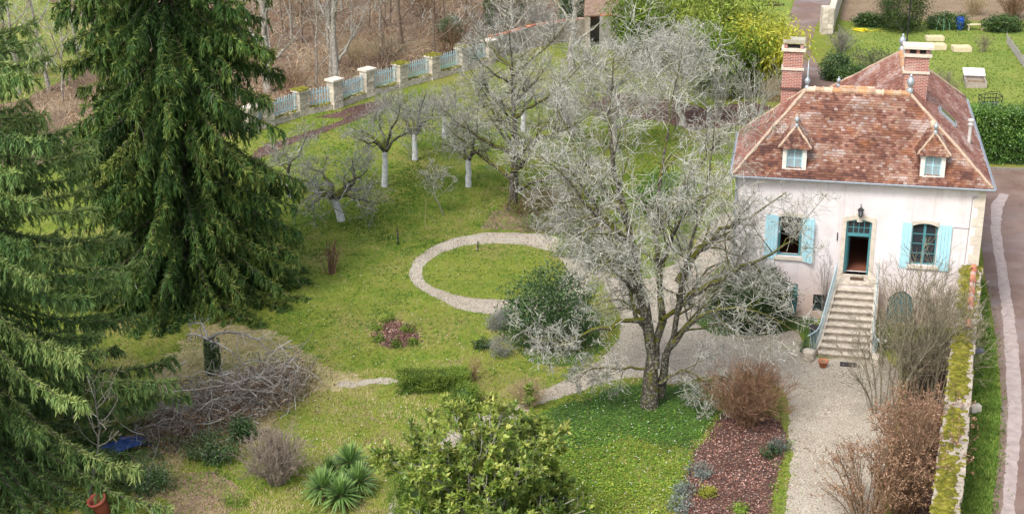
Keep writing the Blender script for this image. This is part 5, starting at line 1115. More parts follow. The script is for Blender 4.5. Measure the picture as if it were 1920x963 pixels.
o = leaf_obj('dead_leaves', [leaf_arrays(P, RNG.normal(size=P.shape), norm(RNG.normal(size=P.shape)+np.array([0, 0, .7])), .09, .05)], LF('dull_dead_leaf', [(0, (.06, .042, .028)), (.5, (.13, .085, .05)), (1, (.25, .17, .1))], .8, .15, .1), pile); o['kind'] = 'stuff'
sb = G(400, 700); stu = thing('ivy_stump', 'ivy clad stump topped with dead grey branches above the brush pile', 'stump', sb); K = 8
P = np.stack([resample([(0, 0, 0), (-.05, 0, .8), (-.1, 0, 1.5)], K)]); arms = [[(-.1, 0, 1.45), (-.6, .1, 1.65), (-1.0, .2, 1.55)], [(-.1, 0, 1.5), (.4, .2, 1.7), (1.1, .3, 1.6), (1.9, .2, 1.3), (2.3, 0, .7)], [(-.1, 0, 1.4), (.3, -.4, 1.5), (.9, -.6, 1.2)], [(-.1, 0, 1.5), (-.4, .5, 1.9), (-.8, .8, 1.8)]]
A = np.stack([resample(a, K) for a in arms]); AR = np.repeat(np.linspace(.06, .02, K)[None], 4, 0); g1 = grow(A, AR, 9, (.2, 1), (30, 80), (.3, .55), 4, .02, .3, .6, .4, .011); g2 = grow(*g1, 4, (.2, 1), (30, 80), (.4, .7), 3, 0, .3, .6, .4, .008)
tube_mesh('trunk', [(P, np.linspace(.24, .17, K)[None], 9)], M_bark_fruit, stu); tube_mesh('branches', [(A, AR, 6), (*g1, 4), (*g2, 3)], M_dead, stu)
n = 900; a = RNG.uniform(0, 6.283, n); z = RNG.uniform(.05, 1.5, n); P = np.stack([np.cos(a)*.25, np.sin(a)*.25, z], 1); leaf_obj('ivy', [leaf_arrays(P, norm(np.stack([np.cos(a), np.sin(a), -.6+0*a], 1)+RNG.normal(size=(n, 3))*.4), norm(np.stack([np.cos(a), np.sin(a), .5+0*a], 1)), .1, .08)], M_ivy, stu)
# birch-like dead sapling and pot at the lower left
generic_tree('dead_sapling', 'slim pale dead sapling in front of the near spruce', G(168, 930), G(168, 930)+np.array([.5, 0, 4.3]), .05, 1.1, M_dead, M_olive_twig, .45, None, nlimb=7, fork=.35)

# ------------------------------------------------------------------ bamboo
def bamboo(label, base, r, h, n, mat, lean=(0, 0), per=150, leaf=.42):
    base = np.asarray(base, float); t = thing('bamboo_clump', label, 'bamboo', base, 0, 'bamboo thicket behind the garden'); a = RNG.uniform(0, 6.283, n); k = np.sqrt(RNG.uniform(0, 1, n)); s = np.linspace(0, 1, 8)
    o = np.stack([np.cos(a), np.sin(a)], 1); P = np.zeros((n, 8, 3)); out = RNG.uniform(.3, 1.4, n)
    P[:, :, :2] = (o*(r*k)[:, None])[:, None, :]+(o*(out*k+.15)[:, None]+np.array(lean))[:, None, :]*(s**2.2)[None, :, None]*h*.2
    hh = h*RNG.uniform(.65, 1.05, n)*(1-.25*k**2); P[:, :, 2] = hh[:, None]*(s-.16*s**3)[None]
    R = np.repeat(np.linspace(.022, .006, 8)[None], n, 0); tube_mesh('culms', [(P, R, 4)], M_olive_twig, t)
    ci = np.repeat(np.arange(n), per); tt = 1-RNG.uniform(0, .82, len(ci))**1.2; p, T, _ = at_t(P, R, ci, tt); off = RNG.normal(size=p.shape)*np.array([.32, .32, .22])
    leaf_obj('foliage', [leaf_arrays(p+off, norm(off+RNG.normal(size=p.shape)*.25+np.array([0, 0, -.25])), norm(RNG.normal(size=p.shape)*.5+np.array([0, 0, 1])), leaf*RNG.uniform(.6, 1.2, len(p)), leaf*.2, .1, np.clip(np.repeat(.5+RNG.normal(size=n)*.18, per)+RNG.normal(size=len(p))*.15+.25*(tt-.6), 0, 1))], mat, t); return t
bamboo('dark green bamboo clump at the left end of the thicket by the shed', G(1232, 120), 2.1, 7., 60, M_bam3)
bamboo('pale green bamboo clump in the middle of the thicket', G(1315, 125), 2.5, 7.2, 80, M_bam1)
bamboo('leafy green bamboo clump low in front of the thicket', G(1355, 175), 2.0, 5.6, 55, M_bam3)
bamboo('light green bamboo clump at the back of the thicket by the pond', G(1390, 110), 2.2, 5.6, 55, M_bam1)
bamboo('bright yellow bamboo clump leaning over the lane', G(1425, 168), 1.5, 6., 60, M_bam2, (.25, 0))
twig_shrub('reed_clump', 'pale dry reeds at the foot of the yellow bamboo', G(1452, 190), .8, 1.6, 160, M_straw_twig, (2,), .008, .4, .1, rmin=.006, cat='plant')

# low scrub round the broad dark-trunked tree
for px, r_, h_, lab, mt in (((985, 400), 1., .9, 'low brown scrub at the foot of the broad dark-trunked tree', M_brown_twig), ((1035, 385), 1.2, 1.1, 'pale dry scrub right of the broad dark-trunked tree', M_straw_twig), ((1015, 425), 1., .7, 'low grey scrub beside the top of the ring path', M_twig_grey), ((1090, 420), 1.2, 1.1, 'olive bare scrub between ring path and large mossy tree', M_olive_twig)):
    twig_shrub('scrub', lab, G(*px), r_, h_, 60, mt, (5, 3), .01, .5, .25, 'low scrub beyond the ring path', (M_box, 1, .07), .006)
# ------------------------------------------------------------------ woodland behind the fence
M_bark_wood = barkmat('woodland_bark', (.25, .225, .185), (.12, .13, .04), (.4, .38, .33), .15)
M_bark_brown = barkmat('brown_woodland_bark', (.16, .115, .08), (.1, .11, .03), (.25, .2, .16), .15)
def wood_tree(label, px, top_x, h, r, mat, dens=.35, ivy=False, nl=8, spread=2.4):
    b = G(*px); t = generic_tree('woodland_tree', label, b, b+np.array([(top_x-px[0])*.02, 0, h]), r, spread, mat, M_twig_pale, dens, 'tall bare trees in the wood', nlimb=nl+4, fork=.06, tw=1.25)
    if ivy:
        n = 2200; a = RNG.uniform(0, 6.283, n); z = RNG.uniform(.1, h*.62, n); rr_ = r+RNG.uniform(0, .3, n); c = np.stack([np.cos(a)*rr_+(top_x-px[0])*.02*z/h, np.sin(a)*rr_, z], 1)
        leaf_obj('ivy', [leaf_arrays(c, norm(np.stack([np.cos(a), np.sin(a), -.5+0*a], 1)+RNG.normal(size=(n, 3))*.5), norm(np.stack([np.cos(a), np.sin(a), .6+0*a], 1)), .2, .15)], M_ivy, t)
    return t
W = [((503, 172), 478, 17, .27, 0, 'pale tall bare trunk in the wood right beside the tall spruce'), ((630, 160), 606, 18, .23, 0, 'pale tall bare trunk rising behind the clean-capped fence pillar'), ((620, 145), 612, 16, .13, 0, 'slimmer pale trunk paired with the one behind the clean-capped pillar'), ((593, 158), 585, 13, .07, 0, 'thin pale stem in the wood behind the second picket panel'),
 ((752, 82), 740, 17, .17, 1, 'dark straight trunk in the wood above the middle of the fence'), ((716, 128), 708, 13, .07, 1, 'thin brown stem in the wood behind the fourth pillar'), ((816, 112), 808, 15, .08, 1, 'brown stem in the wood behind the mossy right pillars'), ((565, 80), 560, 13, .08, 1, 'brown slender trunk deep in the wood left of the pale pair'),
 ((690, 52), 684, 13, .07, 1, 'slender brown trunk far back in the wood at its centre'), ((530, 62), 527, 13, .08, 1, 'brown trunk at the back of the wood near the spruce'), ((870, 66), 866, 14, .09, 1, 'brown trunk at the back of the wood towards the boundary wall'), ((918, 52), 914, 14, .1, 2, 'ivy clad trunk at the back of the wood left of the pale pole'),
 ((1072, 132), 1068, 19, .24, 0, 'thick pale trunk standing alone behind the bare garden trees'), ((1060, 66), 1058, 15, .16, 2, 'ivy clad dark trunk beside the thick pale one'), ((1142, 46), 1140, 15, .15, 2, 'ivy clad trunk above the ruined shed roof'), ((1112, 42), 1114, 15, .12, 1, 'brown trunk above the boundary wall left of the shed'), ((962, 90), 955, 14, .14, 0, 'grey trunk with fine twigs behind the far end of the fence'), ((990, 50), 985, 14, .12, 0, 'grey trunk with fine twigs above the boundary wall'),
 ((38, 178), 22, 14, .11, 0, 'pale trunk at the far left edge beyond the near spruce'), ((92, 170), 84, 15, .13, 0, 'pale trunk second from the left edge beyond the near spruce'), ((152, 130), 140, 15, .12, 0, 'pale trunk left of the tall dark spruce'), ((118, 190), 128, 12, .06, 0, 'thin leaning pale stem beyond the near spruce'), ((10, 120), 4, 14, .1, 1, 'brown trunk at the top left corner of the meadow')]
for px, tx, h_, r_, kd, lab in W: wood_tree(lab, px, tx, h_, r_, (M_bark_wood, M_bark_brown, M_bark_wood)[kd], .42, kd == 2, 7)
rs_ = np.random.default_rng(4); nfar = 0
for k in range(90):
    x, y = rs_.uniform(430, 1150), rs_.uniform(-60, 110-.05*0)
    b = G(x, y)
    if nfar >= 46 or (y > 165-.165*(x-430)-25) or any(abs(x-p[0][0]) < 12 and abs(y-p[0][1]) < 25 for p in W): continue
    nfar += 1; wood_tree('thin leafless tree among many in the background wood', (x, y), x+rs_.uniform(-8, 8), rs_.uniform(8, 14), rs_.uniform(.04, .09), (M_bark_wood, M_bark_brown)[int(rs_.integers(0, 2))], .17, False, 4, 1.6)
for px, r_, h_, lab, mt in (((545, 175), 1.3, 1.6, 'reddish brown thicket in the wood behind the first fence panels', M_brown_twig), ((675, 120), 1.5, 1.7, 'straw coloured thicket in the wood behind the clean-capped pillars', M_straw_twig), ((730, 110), 1.3, 1.6, 'olive thicket in the wood behind the fence centre', M_olive_twig), ((845, 100), 1.6, 2.0, 'brown thicket in the wood behind the far pillars', M_brown_twig), ((930, 85), 1.8, 2.6, 'grey thicket at the far end of the picket fence', M_twig_grey), ((1010, 60), 1.8, 2.6, 'pale grey thicket above the boundary wall', M_twig_pale), ((560, 30), 1.8, 2., 'brown thicket deep in the wood near the spruce', M_brown_twig), ((790, 30), 1.8, 2., 'reddish thicket deep in the wood at its centre', M_brown_twig), ((60, 140), 1.6, 2.2, 'grey thicket on the meadow edge at the far left', M_twig_grey)):
    twig_shrub('thicket', lab, G(*px), r_, h_, 44, mt, (5, 3), .015, .6, .1, 'thickets in the wood', rmin=.009)
# brambles and undergrowth: one mass
def scatter_px(n, x0, x1, y0, y1, poly=None, excl=(), jit=.16):
    out = []; 
    xs = RNG.uniform(x0, x1, n); ys = RNG.uniform(y0, y1, n); a = (xs-960)/FPX; b = -(ys-481.5)/FPX; ry = CP+b*SP; rz_ = -SP+b*CP; t = -CAMH/rz_
    P = np.stack([a*t, ry*t], 1)
    if poly is not None: P = P[inpoly(P+RNG.normal(size=P.shape)*jit, poly)]
    for e in excl: P = P[~inpoly(P+RNG.normal(size=P.shape)*jit, e)]
    return P
c = scatter_px(5200, 0, 1215, -60, 260, Q_wood); n = len(c); a = RNG.uniform(0, 6.283, n); L = RNG.uniform(.5, 1.8, n); s = np.linspace(0, 1, 5)
P = np.zeros((n, 5, 3)); P[:, :, 0] = c[:, :1]+np.cos(a)[:, None]*L[:, None]*s; P[:, :, 1] = c[:, 1:]+np.sin(a)[:, None]*L[:, None]*s; P[:, :, 2] = (RNG.uniform(.3, 1.2, n)[:, None])*np.sin(s*2.7)[None]; P += RNG.normal(size=P.shape)*.06
o = tube_mesh('undergrowth', [(P, np.repeat(RNG.uniform(.008, .016, n)[:, None], 5, 1), 3)], LF('bramble_stem', [(0, (.1, .055, .035)), (.35, (.22, .125, .07)), (.65, (.36, .25, .15)), (1, (.55, .45, .3))], .9, 0, .1), None); tag(o, 'tangle of brown brambles and dry stems over the woodland floor', 'undergrowth', kind='stuff')
c = scatter_px(9000, 200, 1215, -40, 250, Q_wood); n = len(c)
o = leaf_obj('fallen_leaves', [leaf_arrays(np.column_stack([c, np.abs(RNG.normal(size=n))*.12]), RNG.normal(size=(n, 3))*np.array([1, 1, .4]), norm(RNG.normal(size=(n, 3))*.4+np.array([0, 0, 1])), .2, .12)], LF('woodland_dead_leaf', [(0, (.1, .05, .03)), (.5, (.22, .12, .07)), (1, (.4, .28, .18))], .8, .1, .1), None); tag(o, 'brown fallen leaves on the woodland floor', 'leaves', kind='stuff')
for px, s_, lab in (((845, 78), (.7, .6, .9), 'small evergreen bush in the wood above the right fence pillars'), ((965, 40), (1.6, 1.2, 1.6), 'green evergreen bush at the back behind the boundary wall'), ((1085, 50), (1.4, 1.1, 1.4), 'dark evergreen bush behind the thick pale trunk')):
    leafy('evergreen_bush', lab, 'shrub', G(*px), s_, 110, 18, .16, M_ever, .5, 'evergreens in the wood', csize=.25)

# ------------------------------------------------------------------ neighbour's garden and lane
lw = thing('lane_wall', 'pale stone wall with end pillar beside the lane at the top', 'wall', G(1556, 62)); p0 = G(1556, 62); p1 = G(1585, -40); d = p1-p0; L = np.linalg.norm(d); an = math.atan2(d[1], d[0])
m = MB(); m.box(0, L, -.22, .22, 0, 1.7); o = m.build('wall_section', M_pil, lw); o.rotation_euler = (0, 0, an)
m = MB(); m.box(-.7, .1, -.45, .45, 0, 1.95); o = m.build('end_pillar', M_pil, lw)
for k in range(5):
    for x in (-.5, -.1): stone(o, (x, 0, .2+k*.38), (.37, .96, .35), 0, random.choice(pst))
for k in range(10):
    for z in (.3, .8, 1.3): stone(lw, np.array([math.cos(an), math.sin(an), 0])*(.5+k*L/11)+np.array([0, 0, z]), (L/11-.05, .5, .42), an, random.choice(pst))
ct_ = leafy('conifer_shrub', 'large dark green rounded conifer in the neighbouring garden', 'tree', G(1690, 58), (1.75, 1.5, 1.75), 520, 24, .16, M_conif, .3, csize=.24)
for px, s_, lab, mt in (((1632, 50), (1.3, .4, .45), 'low dark ivy hedge left of the rounded conifer', M_ivy), ((1775, 55), (1.6, .5, .6), 'low dark ivy hedge right of the rounded conifer', M_ivy), ((1880, 60), (1.5, .5, .6), 'low ivy covered wall at the right edge of the far garden', M_ivy), ((1565, 150), (.9, .8, .9), 'dark ivy bush on the lane corner behind the roof', M_ever), ((1600, 165), (1.1, .9, .7), 'mottled green shrub behind the roof valley', M_ivy)):
    leafy('ivy_hedge', lab, 'hedge', G(*px), s_, 190, 20, .14, mt, .6, csize=.18)
twig_shrub('twig_bush', 'pale grey bare bush beside the lane wall pillar', G(1577, 98), 1.1, 1.5, 60, M_twig_grey, (5, 3), .014, .3, rmin=.008)
twig_shrub('twig_bush', 'bare brownish thicket right of the broad chimney', G(1765, 185), 1.2, 1.6, 64, M_olive_twig, (5, 3), .012, .5, rmin=.008)
twig_shrub('twig_bush', 'brownish leafless shrub bank between lane and neighbouring lawn', G(1640, 130), 1.5, 1.2, 60, M_olive_twig, (5, 3), .012, .6, rmin=.008, leaf=(M_ivy, 2, .1))
twig_shrub('twig_bush', 'straw coloured dry shrub at the lane bend by the finial', G(1600, 182), .8, .9, 110, M_straw_twig, (4,), .01, .4, rmin=.007)
twig_shrub('young_shrub', 'small bare shrub with dark base on the neighbouring lawn', G(1842, 98), .7, 1.3, 30, M_olive_twig, (4, 2), .012, .15, rmin=.007)
twig_shrub('dry_grass_clump', 'tall straw coloured clump at the top right', G(1825, 28), 1., 1.7, 120, M_straw_twig, (3,), .01, .4, rmin=.008, cat='plant')
twig_shrub('twig_bush', 'dark brown bare bush in the top right corner', G(1898, 35), 1.2, 2., 90, M_brown_twig, (5, 3), .014, .4, rmin=.008)
M_plank = simple('pale_new_wood', (.56, .47, .3), .8, .15, 5)
def planter(px, w, dp, h_, lab, rz=0., mat=M_plank):
    t = thing('planter_box', lab, 'planter', G(*px), rz, 'wooden planter boxes on the neighbouring lawn')
    for a, b, c_, d_ in ((-w/2, w/2, -dp/2, -dp/2+.05), (-w/2, w/2, dp/2-.05, dp/2), (-w/2, -w/2+.05, -dp/2+.051, dp/2-.051), (w/2-.05, w/2, -dp/2+.051, dp/2-.051)): m = MB(); m.box(a, b, c_, d_, .02, h_); m.build('board', mat, t)
    m = MB(); m.box(-w/2+.05, w/2-.05, -dp/2+.05, dp/2-.05, .02, h_-.06); m.build('soil', M_plank, t)
planter((1752, 76), 1.25, .7, .32, 'pale wooden planter box farthest back behind the mast'); planter((1802, 96), 1.25, .9, .36, 'pale wooden planter box at the right beside the broad chimney'); planter((1756, 92), 1.2, .9, .36, 'pale wooden planter box half hidden by the broad chimney cap')
cf = thing('cold_frame', 'low timber cold frame with raised white lid on the neighbouring lawn', 'cold frame', G(1828, 160), -.15)
m = MB(); m.box(-.65, .65, -.75, -.68, 0, .35); m.box(-.65, .65, .68, .75, 0, .5); m.box(-.65, -.58, -.679, .679, 0, .4); m.box(.58, .65, -.679, .679, 0, .4); m.build('frame', simple('grey_timber', (.33, .28, .23), .9), cf)
m = MB(); m.box(-.57, .57, -.67, .67, .02, .15); m.build('soil', M_soil, cf); m = MB(); m.obox((0, 1.05, .62), (.68, 0, 0), (0, .5, .12), (0, -.007, .03)); m.build('lid', simple('white_lid', (.72, .7, .68), .5), cf)
m = MB(); m.box(-.6, .6, .76, 1.5, 0, .42); m.build('rear_bin', simple('dark_timber', (.07, .06, .05), .9), cf)
tr = thing('wire_trolley', 'black wire garden trolley behind the laurel hedge', 'trolley', G(1855, 205), .2); m = MB()
R4 = [(-.6, -.4), (.6, -.4), (.6, .4), (-.6, .4)]
for z in (.35, .6, .85): m.tube([(x, y, z) for x, y in R4+R4[:1]], .022, 5)
for x, y in R4: m.tube([(x*.85, y*.85, 0.1), (x, y, .9)], .022, 5)
for k in range(7): m.tube([(-.55+k*.18, -.38, .35), (-.57+k*.19, -.4, .85)], .01, 4); m.tube([(-.55+k*.18, .38, .35), (-.57+k*.19, .4, .85)], .01, 4)
m.build('basket', M_iron, tr); m = MB(); m.box(-.55, .55, -.35, .35, .34, .4); m.build('tray', simple('dark_green_tray', (.07, .09, .06), .8), tr); m = MB(); m.tube([(-.62, -.4, .9), (-.5, -.3, 1.15), (.3, -.3, 1.2), (.6, -.4, .9)], .02, 5); m.build('handle_bar', M_iron, tr)
for x, y in R4: m = MB(); m.tube([(x*.85, y*.85-.04, .12), (x*.85, y*.85+.04, .12)], .12, 10); m.build('wheel', M_iron, tr)
bl = thing('water_barrel', 'blue plastic water barrel in the far garden', 'barrel', G(1799, 56)); m = MB(); m.lathe([(.24, 0), (.28, .05), (.3, .3), (.285, .34), (.3, .38), (.3, .65), (.285, .69), (.3, .73), (.28, .92), (.22, .95)], (0, 0, 0), 16); m.build('barrel_body', simple('blue_plastic', (.01, .06, .35), .4, .1), bl, True); m = MB(); m.lathe([(.235, .951), (.235, .975), (.05, .98)], (0, 0, 0), 16); m.build('lid', simple('dark_blue_plastic', (.01, .03, .18), .4, .1), bl)
bn = thing('garden_bench', 'low plank bench beside the blue barrel', 'bench', G(1828, 57)); m = MB(); m.box(-.65, .65, -.18, .18, .4, .46); m.build('seat', M_plank, bn)
for x in (-.5, .5): m = MB(); m.box(x-.04, x+.04, -.15, .15, 0, .399); m.build('leg', M_plank, bn)
m = MB(); a = np.linspace(0, 6.283*4, 90); m.tube(np.stack([.42*np.cos(a)*(1+.1*np.sin(a*.37))+.1*np.sin(a*.21), .34*np.sin(a)+.12*np.cos(a*.3), .06+.03*np.sin(a*2.1)+.01*a/6], 1), .03, 5); m.tube([(.4, 0, .08), (.9, -.3, .04), (1.2, .1, .04), (1.6, -.2, .04)], .03, 5); o = m.build('garden_hose', simple('yellow_hose', (.6, .48, .02), .5, .1), None, True); o.location = tuple(G(1612, 58)); tag(o, 'coiled yellow garden hose on the grass by the dark hedge', 'hose', kind=None)
hp = thing('hoop_frame', 'pale green arched plant hoops in the far garden', 'plant support', G(1765, 55))
for k in range(4): a = np.linspace(0, math.pi, 12); m = MB(); an = k*.78; m.tube(np.stack([math.cos(an)*.7*np.cos(a), math.sin(an)*.7*np.cos(a), .95*np.sin(a)+.02*k], 1), .02, 5); m.build('hoop', simple('green_plastic', (.16, .4, .24), .5, .1), hp)
wf = thing('wattle_fence', 'low grey wattle edging at the far right of the neighbouring lawn', 'fence', G(1888, 82))
q0, q1 = G(1888, 82), G(1935, 150)
for k in range(9):
    p = (q1-q0)*k/8; m = MB(); m.tube([p, p+np.array([RNG.normal()*.04, 0, .75])], .035, 6); m.build('stake', M_dead, wf)
for j in range(7): m = MB(); s = np.linspace(0, 1, 33); m.tube(np.stack([(q1-q0)[0]*s, (q1-q0)[1]*s+.05*np.sin(s*math.pi*8+j*math.pi), .08+.085*j+0*s], 1), .03, 4); m.build('rod', M_dead, wf)
# pond with logs beyond the bamboo
Q = zone('pond', [(1345, 2), (1390, -14), (1440, -8), (1450, 12), (1415, 24), (1365, 20)], .02, simple('duckweed', (.28, .42, .06), .4, .2, 2), .15)
for k, (px, L_, rz_, lab) in enumerate((((1435, 6), 2.2, -.4, 'dark log lying across the pond edge'), ((1452, 12), 1.6, .15, 'smaller dark log at the near pond edge'), ((1400, 3), .7, .2, 'short dark log stub floating in the pond'))):
    m = MB(); m.tube([(-L_/2, 0, .12), (0, .05, .13), (L_/2, 0, .12)], [.12, .11, .08], 8); m.tube([(0, .05, .15), (.15, .1, .4)], .04, 5); o = m.build('log', M_bark_fruit, None, True); o.location = tuple(G(*px)); o.rotation_euler = (0, 0, rz_); tag(o, lab, 'log', 'logs at the pond')
# puddle glint stones by the lane and small things near the house
pk = thing('chimney_pot', 'terracotta chimney pot lying open at the lower left', 'pot', G(198, 962)); m = MB(); m.lathe([(.2, 0), (.24, .1), (.27, .5), (.29, .62), (.33, .63), (.33, .72), (.27, .72), (.24, .6), (.2, .15)], (0, 0, 0), 18); o = m.build('pot_body', simple('red_terracotta', (.23, .055, .035), .7, .2, 4), pk, True); pk.rotation_euler = (.28, -.3, 0)
m = MB(); s = np.linspace(-1, 1, 9); V = [(x*.75+.05*RNG.normal(), y*.4+.04*RNG.normal(), .18*(1-x*x)+.12*RNG.uniform()) for y in s for x in s]; F = [(j*9+i, j*9+i+1, (j+1)*9+i+1, (j+1)*9+i) for j in range(8) for i in range(8)]
m.add(V, F); o = m.build('tarpaulin', simple('blue_tarp', (.02, .05, .16), .5, .3, 6)); o.location = tuple(G(238, 845)+np.array([0, 0, .12])); o.rotation_euler = (0, 0, .6); md = o.modifiers.new('thick', 'SOLIDIFY'); md.thickness = .012; tag(o, 'crumpled blue tarpaulin under the brush pile', 'tarp')
bc = thing('wheelie_bin', 'small dark green bin against the left stair railing', 'bin', G(1528, 640), HA); m = MB(); m.add([(-.2, -.18, 0), (.2, -.18, 0), (.2, .18, 0), (-.2, .18, 0), (-.26, -.24, .6), (.26, -.24, .6), (.26, .24, .6), (-.26, .24, .6)], [(0, 3, 2, 1), (4, 5, 6, 7), (0, 1, 5, 4), (1, 2, 6, 5), (2, 3, 7, 6), (3, 0, 4, 7)]); m.build('bin_body', simple('dark_green_plastic', (.03, .06, .055), .5), bc); m = MB(); m.box(-.28, .28, -.26, .26, .601, .65); m.build('lid', M_iron, bc)
leafy('potted_plant', 'small red-tinged plant beside the left stair foot', 'plant', G(1513, 662), (.25, .25, .3), 30, 14, .08, M_ever, .5, csize=.08, stems=3)
leafy('ivy_patch', 'dark shrubby growth below the right stair wall', 'shrub', G(1660, 655), (.6, .6, .6), 70, 14, .09, M_ivy, .5, csize=.16, stem_mat=M_dead)
for px, lab, s_ in (((1652, 628), 'pale stone urn beside the right stair wall, nearer the house', .2), ((1652, 655), 'pale stone urn at the right stair foot', .2)):
    pot(G(*px), s_, .42, M_stone, lab, 'stone_urn')

# ------------------------------------------------------------------ grass, leaves, daisies
def tufts(P, h, w, blades, lean=.6):
    n = len(P)*blades; c = np.repeat(np.column_stack([P, np.zeros(len(P))]), blades, 0)+np.column_stack([RNG.normal(size=(n, 2))*.03, np.zeros(n)])
    a = RNG.uniform(0, 6.283, n); hh = h*RNG.uniform(.5, 1.3, n); d = np.stack([np.cos(a)*lean, np.sin(a)*lean, np.ones(n)], 1)*hh[:, None]; s = np.stack([-np.sin(a), np.cos(a), 0*a], 1)*w*.5
    V = np.stack([c-s, c+s, c+d], 1).reshape(-1, 3); return V, np.arange(n*3).reshape(-1, 3)
M_grass = LF('grass_blade', [(0, (.055, .135, .02)), (.35, (.12, .225, .03)), (.6, (.23, .3, .046)), (.82, (.33, .31, .1)), (1, (.42, .34, .18))], .8, .25, .1, .35, .3)
EX = [q for n_, q in ZONES if n_ in ('gravel_drive', 'leaf_bed', 'flower_bed', 'road', 'front_path', 'woodland_floor', 'wall_bed', 'verge', 'leaf_strip', 'house_bed', 'neighbour_lawn', 'back_leaf_bed', 'far_meadow', 'ground_cover_patch')]
HPOLY = [HP(0, 0)[:2], HP(HW, 0)[:2], HP(HW, VE)[:2], HP(0, VE)[:2]]
P = np.concatenate([scatter_px(95000, -40, 1500, 150, 1000, None, EX+[HPOLY]), scatter_px(32000, 470, 1380, 170, 480, None, EX+[HPOLY])]); Pj = P+RNG.normal(size=P.shape)*.13; inr = inpoly(Pj, Q_ring) & ~inpoly(Pj, Q_isl); P = P[~inr]; P = P[~inpoly(P, Q_p2) | (RNG.uniform(size=len(P)) < .25)]
nb_ = 3; V, F = tufts(P, .09, .026, nb_, .9); v = np.clip(.5+.18*np.clip((66-P[:, 1])/10, -1, 1)+.6*(vnoise(P, 2.2, 1)-.5)+.65*(vnoise(P, .8, 2)-.5)+.5*(vnoise(P, .38, 5)-.5)+.4*(vnoise(P, 5.5, 3)-.5)+RNG.normal(size=len(P))*.15, 0, 1); v = np.where(inpoly(P, Q_straw), np.clip(v+.28, 0, 1), v)
o = link('grass', fast_mesh('grass', V, F, np.repeat(v, nb_*3)), M_grass); tag(o, 'mossy yellow-green lawn grass of the garden', 'grass', kind='stuff')
M_lush = LF('lush_grass_blade', [(0, (.05, .11, .016)), (.5, (.12, .2, .03)), (1, (.27, .32, .07))], .7, .25, .15)
P = np.concatenate([scatter_px(15000, 1780, 1900, 500, 1000, Q_verge), scatter_px(12000, 1560, 1960, 40, 320, Q_gardn, [HPOLY])]); V, F = tufts(P, .1, .028, 4); o = link('verge_grass', fast_mesh('verge_grass', V, F, np.repeat(RNG.uniform(0, 1, len(P)), 12)), M_lush); tag(o, 'lush green grass on the roadside verge and the neighbouring lawn', 'grass', kind='stuff')
# broad-leaved ground cover round the large tree
gp = np.array([G(x, y)[:2] for x, y in ((1010, 790), (1060, 755), (1140, 728), (1200, 715), (1270, 730), (1330, 712), (1360, 770), (1310, 850), (1280, 940), (1200, 990), (1060, 990), (1000, 880))])
P = scatter_px(26000, 980, 1380, 690, 1000, gp, [Q_bed, Q_drive]); n = len(P); w_ = np.clip((P[:, 1]-47.5)/5.5+.5*(vnoise(P, 1.2, 9)-.5), 0, 1)
o = leaf_obj('ground_cover', [leaf_arrays(np.column_stack([P, RNG.uniform(.01, .1, n)]), RNG.normal(size=(n, 3))*np.array([1, 1, .3]), norm(RNG.normal(size=(n, 3))*.35+np.array([0, 0, 1])), RNG.uniform(.05, .1, n), .055, .1, np.clip(.75-.5*w_+RNG.normal(size=n)*.17, 0, 1))], LF('ground_cover_leaf', [(0, (.04, .105, .018)), (.4, (.095, .2, .026)), (.7, (.22, .32, .034)), (1, (.38, .41, .055))], .5, .2, .3), None); tag(o, 'green ivy and celandine ground cover around the large bare tree', 'ground cover', kind='stuff')
P = np.concatenate([scatter_px(2600, 900, 1150, 560, 720, Q_under), scatter_px(2500, 1290, 1540, 500, 660, Q_under2)]); n = len(P)
o = leaf_obj('ivy_cover', [leaf_arrays(np.column_stack([P, RNG.uniform(.01, .12, n)]), RNG.normal(size=(n, 3))*np.array([1, 1, .3]), norm(RNG.normal(size=(n, 3))*.35+np.array([0, 0, 1])), RNG.uniform(.06, .12, n), .06, .1)], M_ivy, None); tag(o, 'dark ivy under the shrubs by house and path', 'ground cover', kind='stuff')
M_dl = LF('fallen_leaf', [(0, (.1, .04, .03)), (.35, (.19, .085, .06)), (.7, (.32, .17, .13)), (1, (.48, .34, .27))], .8, .1, .15)
def litter(name, lab, P, size, mat=M_dl):
    n = len(P); o = leaf_obj(name, [leaf_arrays(np.column_stack([P, RNG.uniform(.02, .06, n)]), RNG.normal(size=(n, 3))*np.array([1, 1, .35]), norm(RNG.normal(size=(n, 3))*.45+np.array([0, 0, 1])), size*RNG.uniform(.6, 1.3, n), size*.6, .25)], mat, None); tag(o, lab, 'leaves', kind='stuff')
litter('leaf_litter', 'dense red-brown fallen leaves on the bed at the lower right', np.concatenate([scatter_px(12000, 1240, 1500, 750, 1000, Q_bed), scatter_px(6000, 1640, 1810, 620, 1000, Q_rbed)]), .085)
litter('bed_leaves', 'red-brown fallen leaves in the round flower bed and along the fence', np.concatenate([scatter_px(2600, 690, 800, 595, 660, Q_round), scatter_px(6000, 470, 740, 180, 310, Q_strip, jit=.4), scatter_px(5000, 1090, 1460, 170, 250, Q_strip2, jit=.5)]), .09)
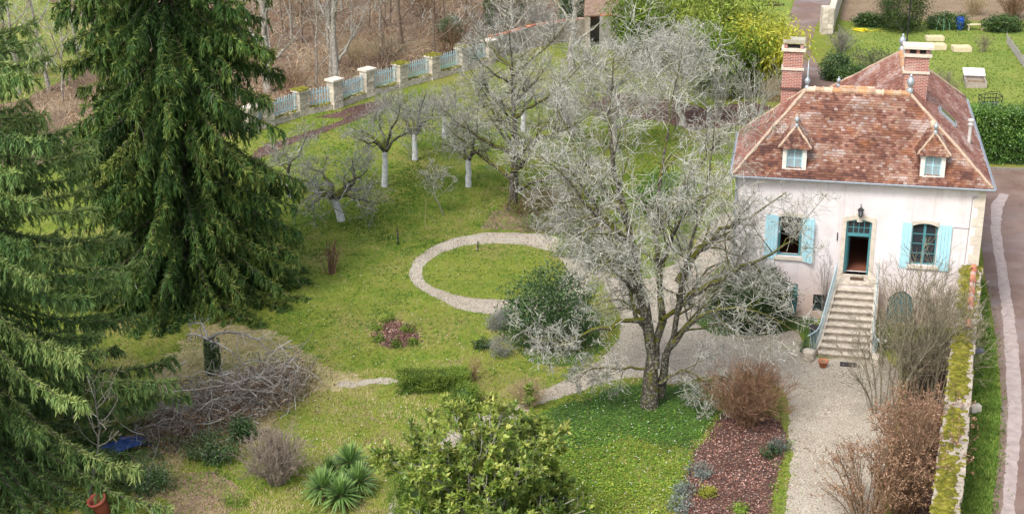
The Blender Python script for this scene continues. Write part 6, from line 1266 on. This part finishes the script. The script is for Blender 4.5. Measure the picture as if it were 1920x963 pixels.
litter('scattered_leaves', 'brown leaves scattered thinly over lawn and gravel', np.concatenate([scatter_px(5200, 250, 1500, 250, 1000, None, [HPOLY]), scatter_px(2600, 990, 1700, 430, 1000, Q_drive), scatter_px(1500, 760, 1110, 430, 600, Q_ring, [Q_isl]), scatter_px(1500, 900, 1130, 350, 440), scatter_px(1600, 270, 480, 590, 960)]), .07)
P = np.concatenate([scatter_px(420, 940, 1340, 700, 990, gp), scatter_px(420, 560, 1000, 380, 960, None, EX)]); n = len(P)
o = leaf_obj('daisies', [leaf_arrays(np.column_stack([P, RNG.uniform(.06, .1, n)]), RNG.normal(size=(n, 3))*np.array([1, 1, .1]), np.repeat(np.array([[0, 0, 1.]]), n, 0), .05, .045, .05)], simple('white_petal', (.75, .74, .66), .8, .1), None); tag(o, 'tiny white and pale flowers dotted over the lawn', 'flowers', kind='stuff')
# gravel: loose stones standing proud of the drive and paths
P = np.concatenate([scatter_px(20000, 980, 1700, 390, 1000, Q_drive), scatter_px(3500, 760, 1110, 430, 600, Q_ring, [Q_isl]), scatter_px(2500, 700, 1010, 745, 1000, Q_p3)]); n = len(P); r = RNG.uniform(.012, .03, n)
oc = np.array([(1, 0, 0), (-.5, .87, 0), (-.5, -.87, 0), (0, 0, .8)]); th = RNG.uniform(0, 6.283, n); ro = np.stack([oc[None, :, 0]*np.cos(th)[:, None]-oc[None, :, 1]*np.sin(th)[:, None], oc[None, :, 0]*np.sin(th)[:, None]+oc[None, :, 1]*np.cos(th)[:, None], np.repeat(oc[None, :, 2], n, 0)], -1)*r[:, None, None]
V = (ro+np.column_stack([P, np.full(n, .014)])[:, None, :]).reshape(-1, 3); b = (np.arange(n)*4)[:, None, None]; F = (b+np.array([[[0, 1, 3], [1, 2, 3], [2, 0, 3]]])).reshape(-1, 3)
o = link('loose_gravel', fast_mesh('loose_gravel', V, F, np.repeat(RNG.uniform(0, 1, n), 4)), LF('gravel_stone', [(0, (.3, .26, .2)), (.5, (.48, .43, .35)), (1, (.68, .63, .54))], .9, 0, .2)); tag(o, 'loose pale gravel on the drive and paths', 'gravel', kind='stuff')
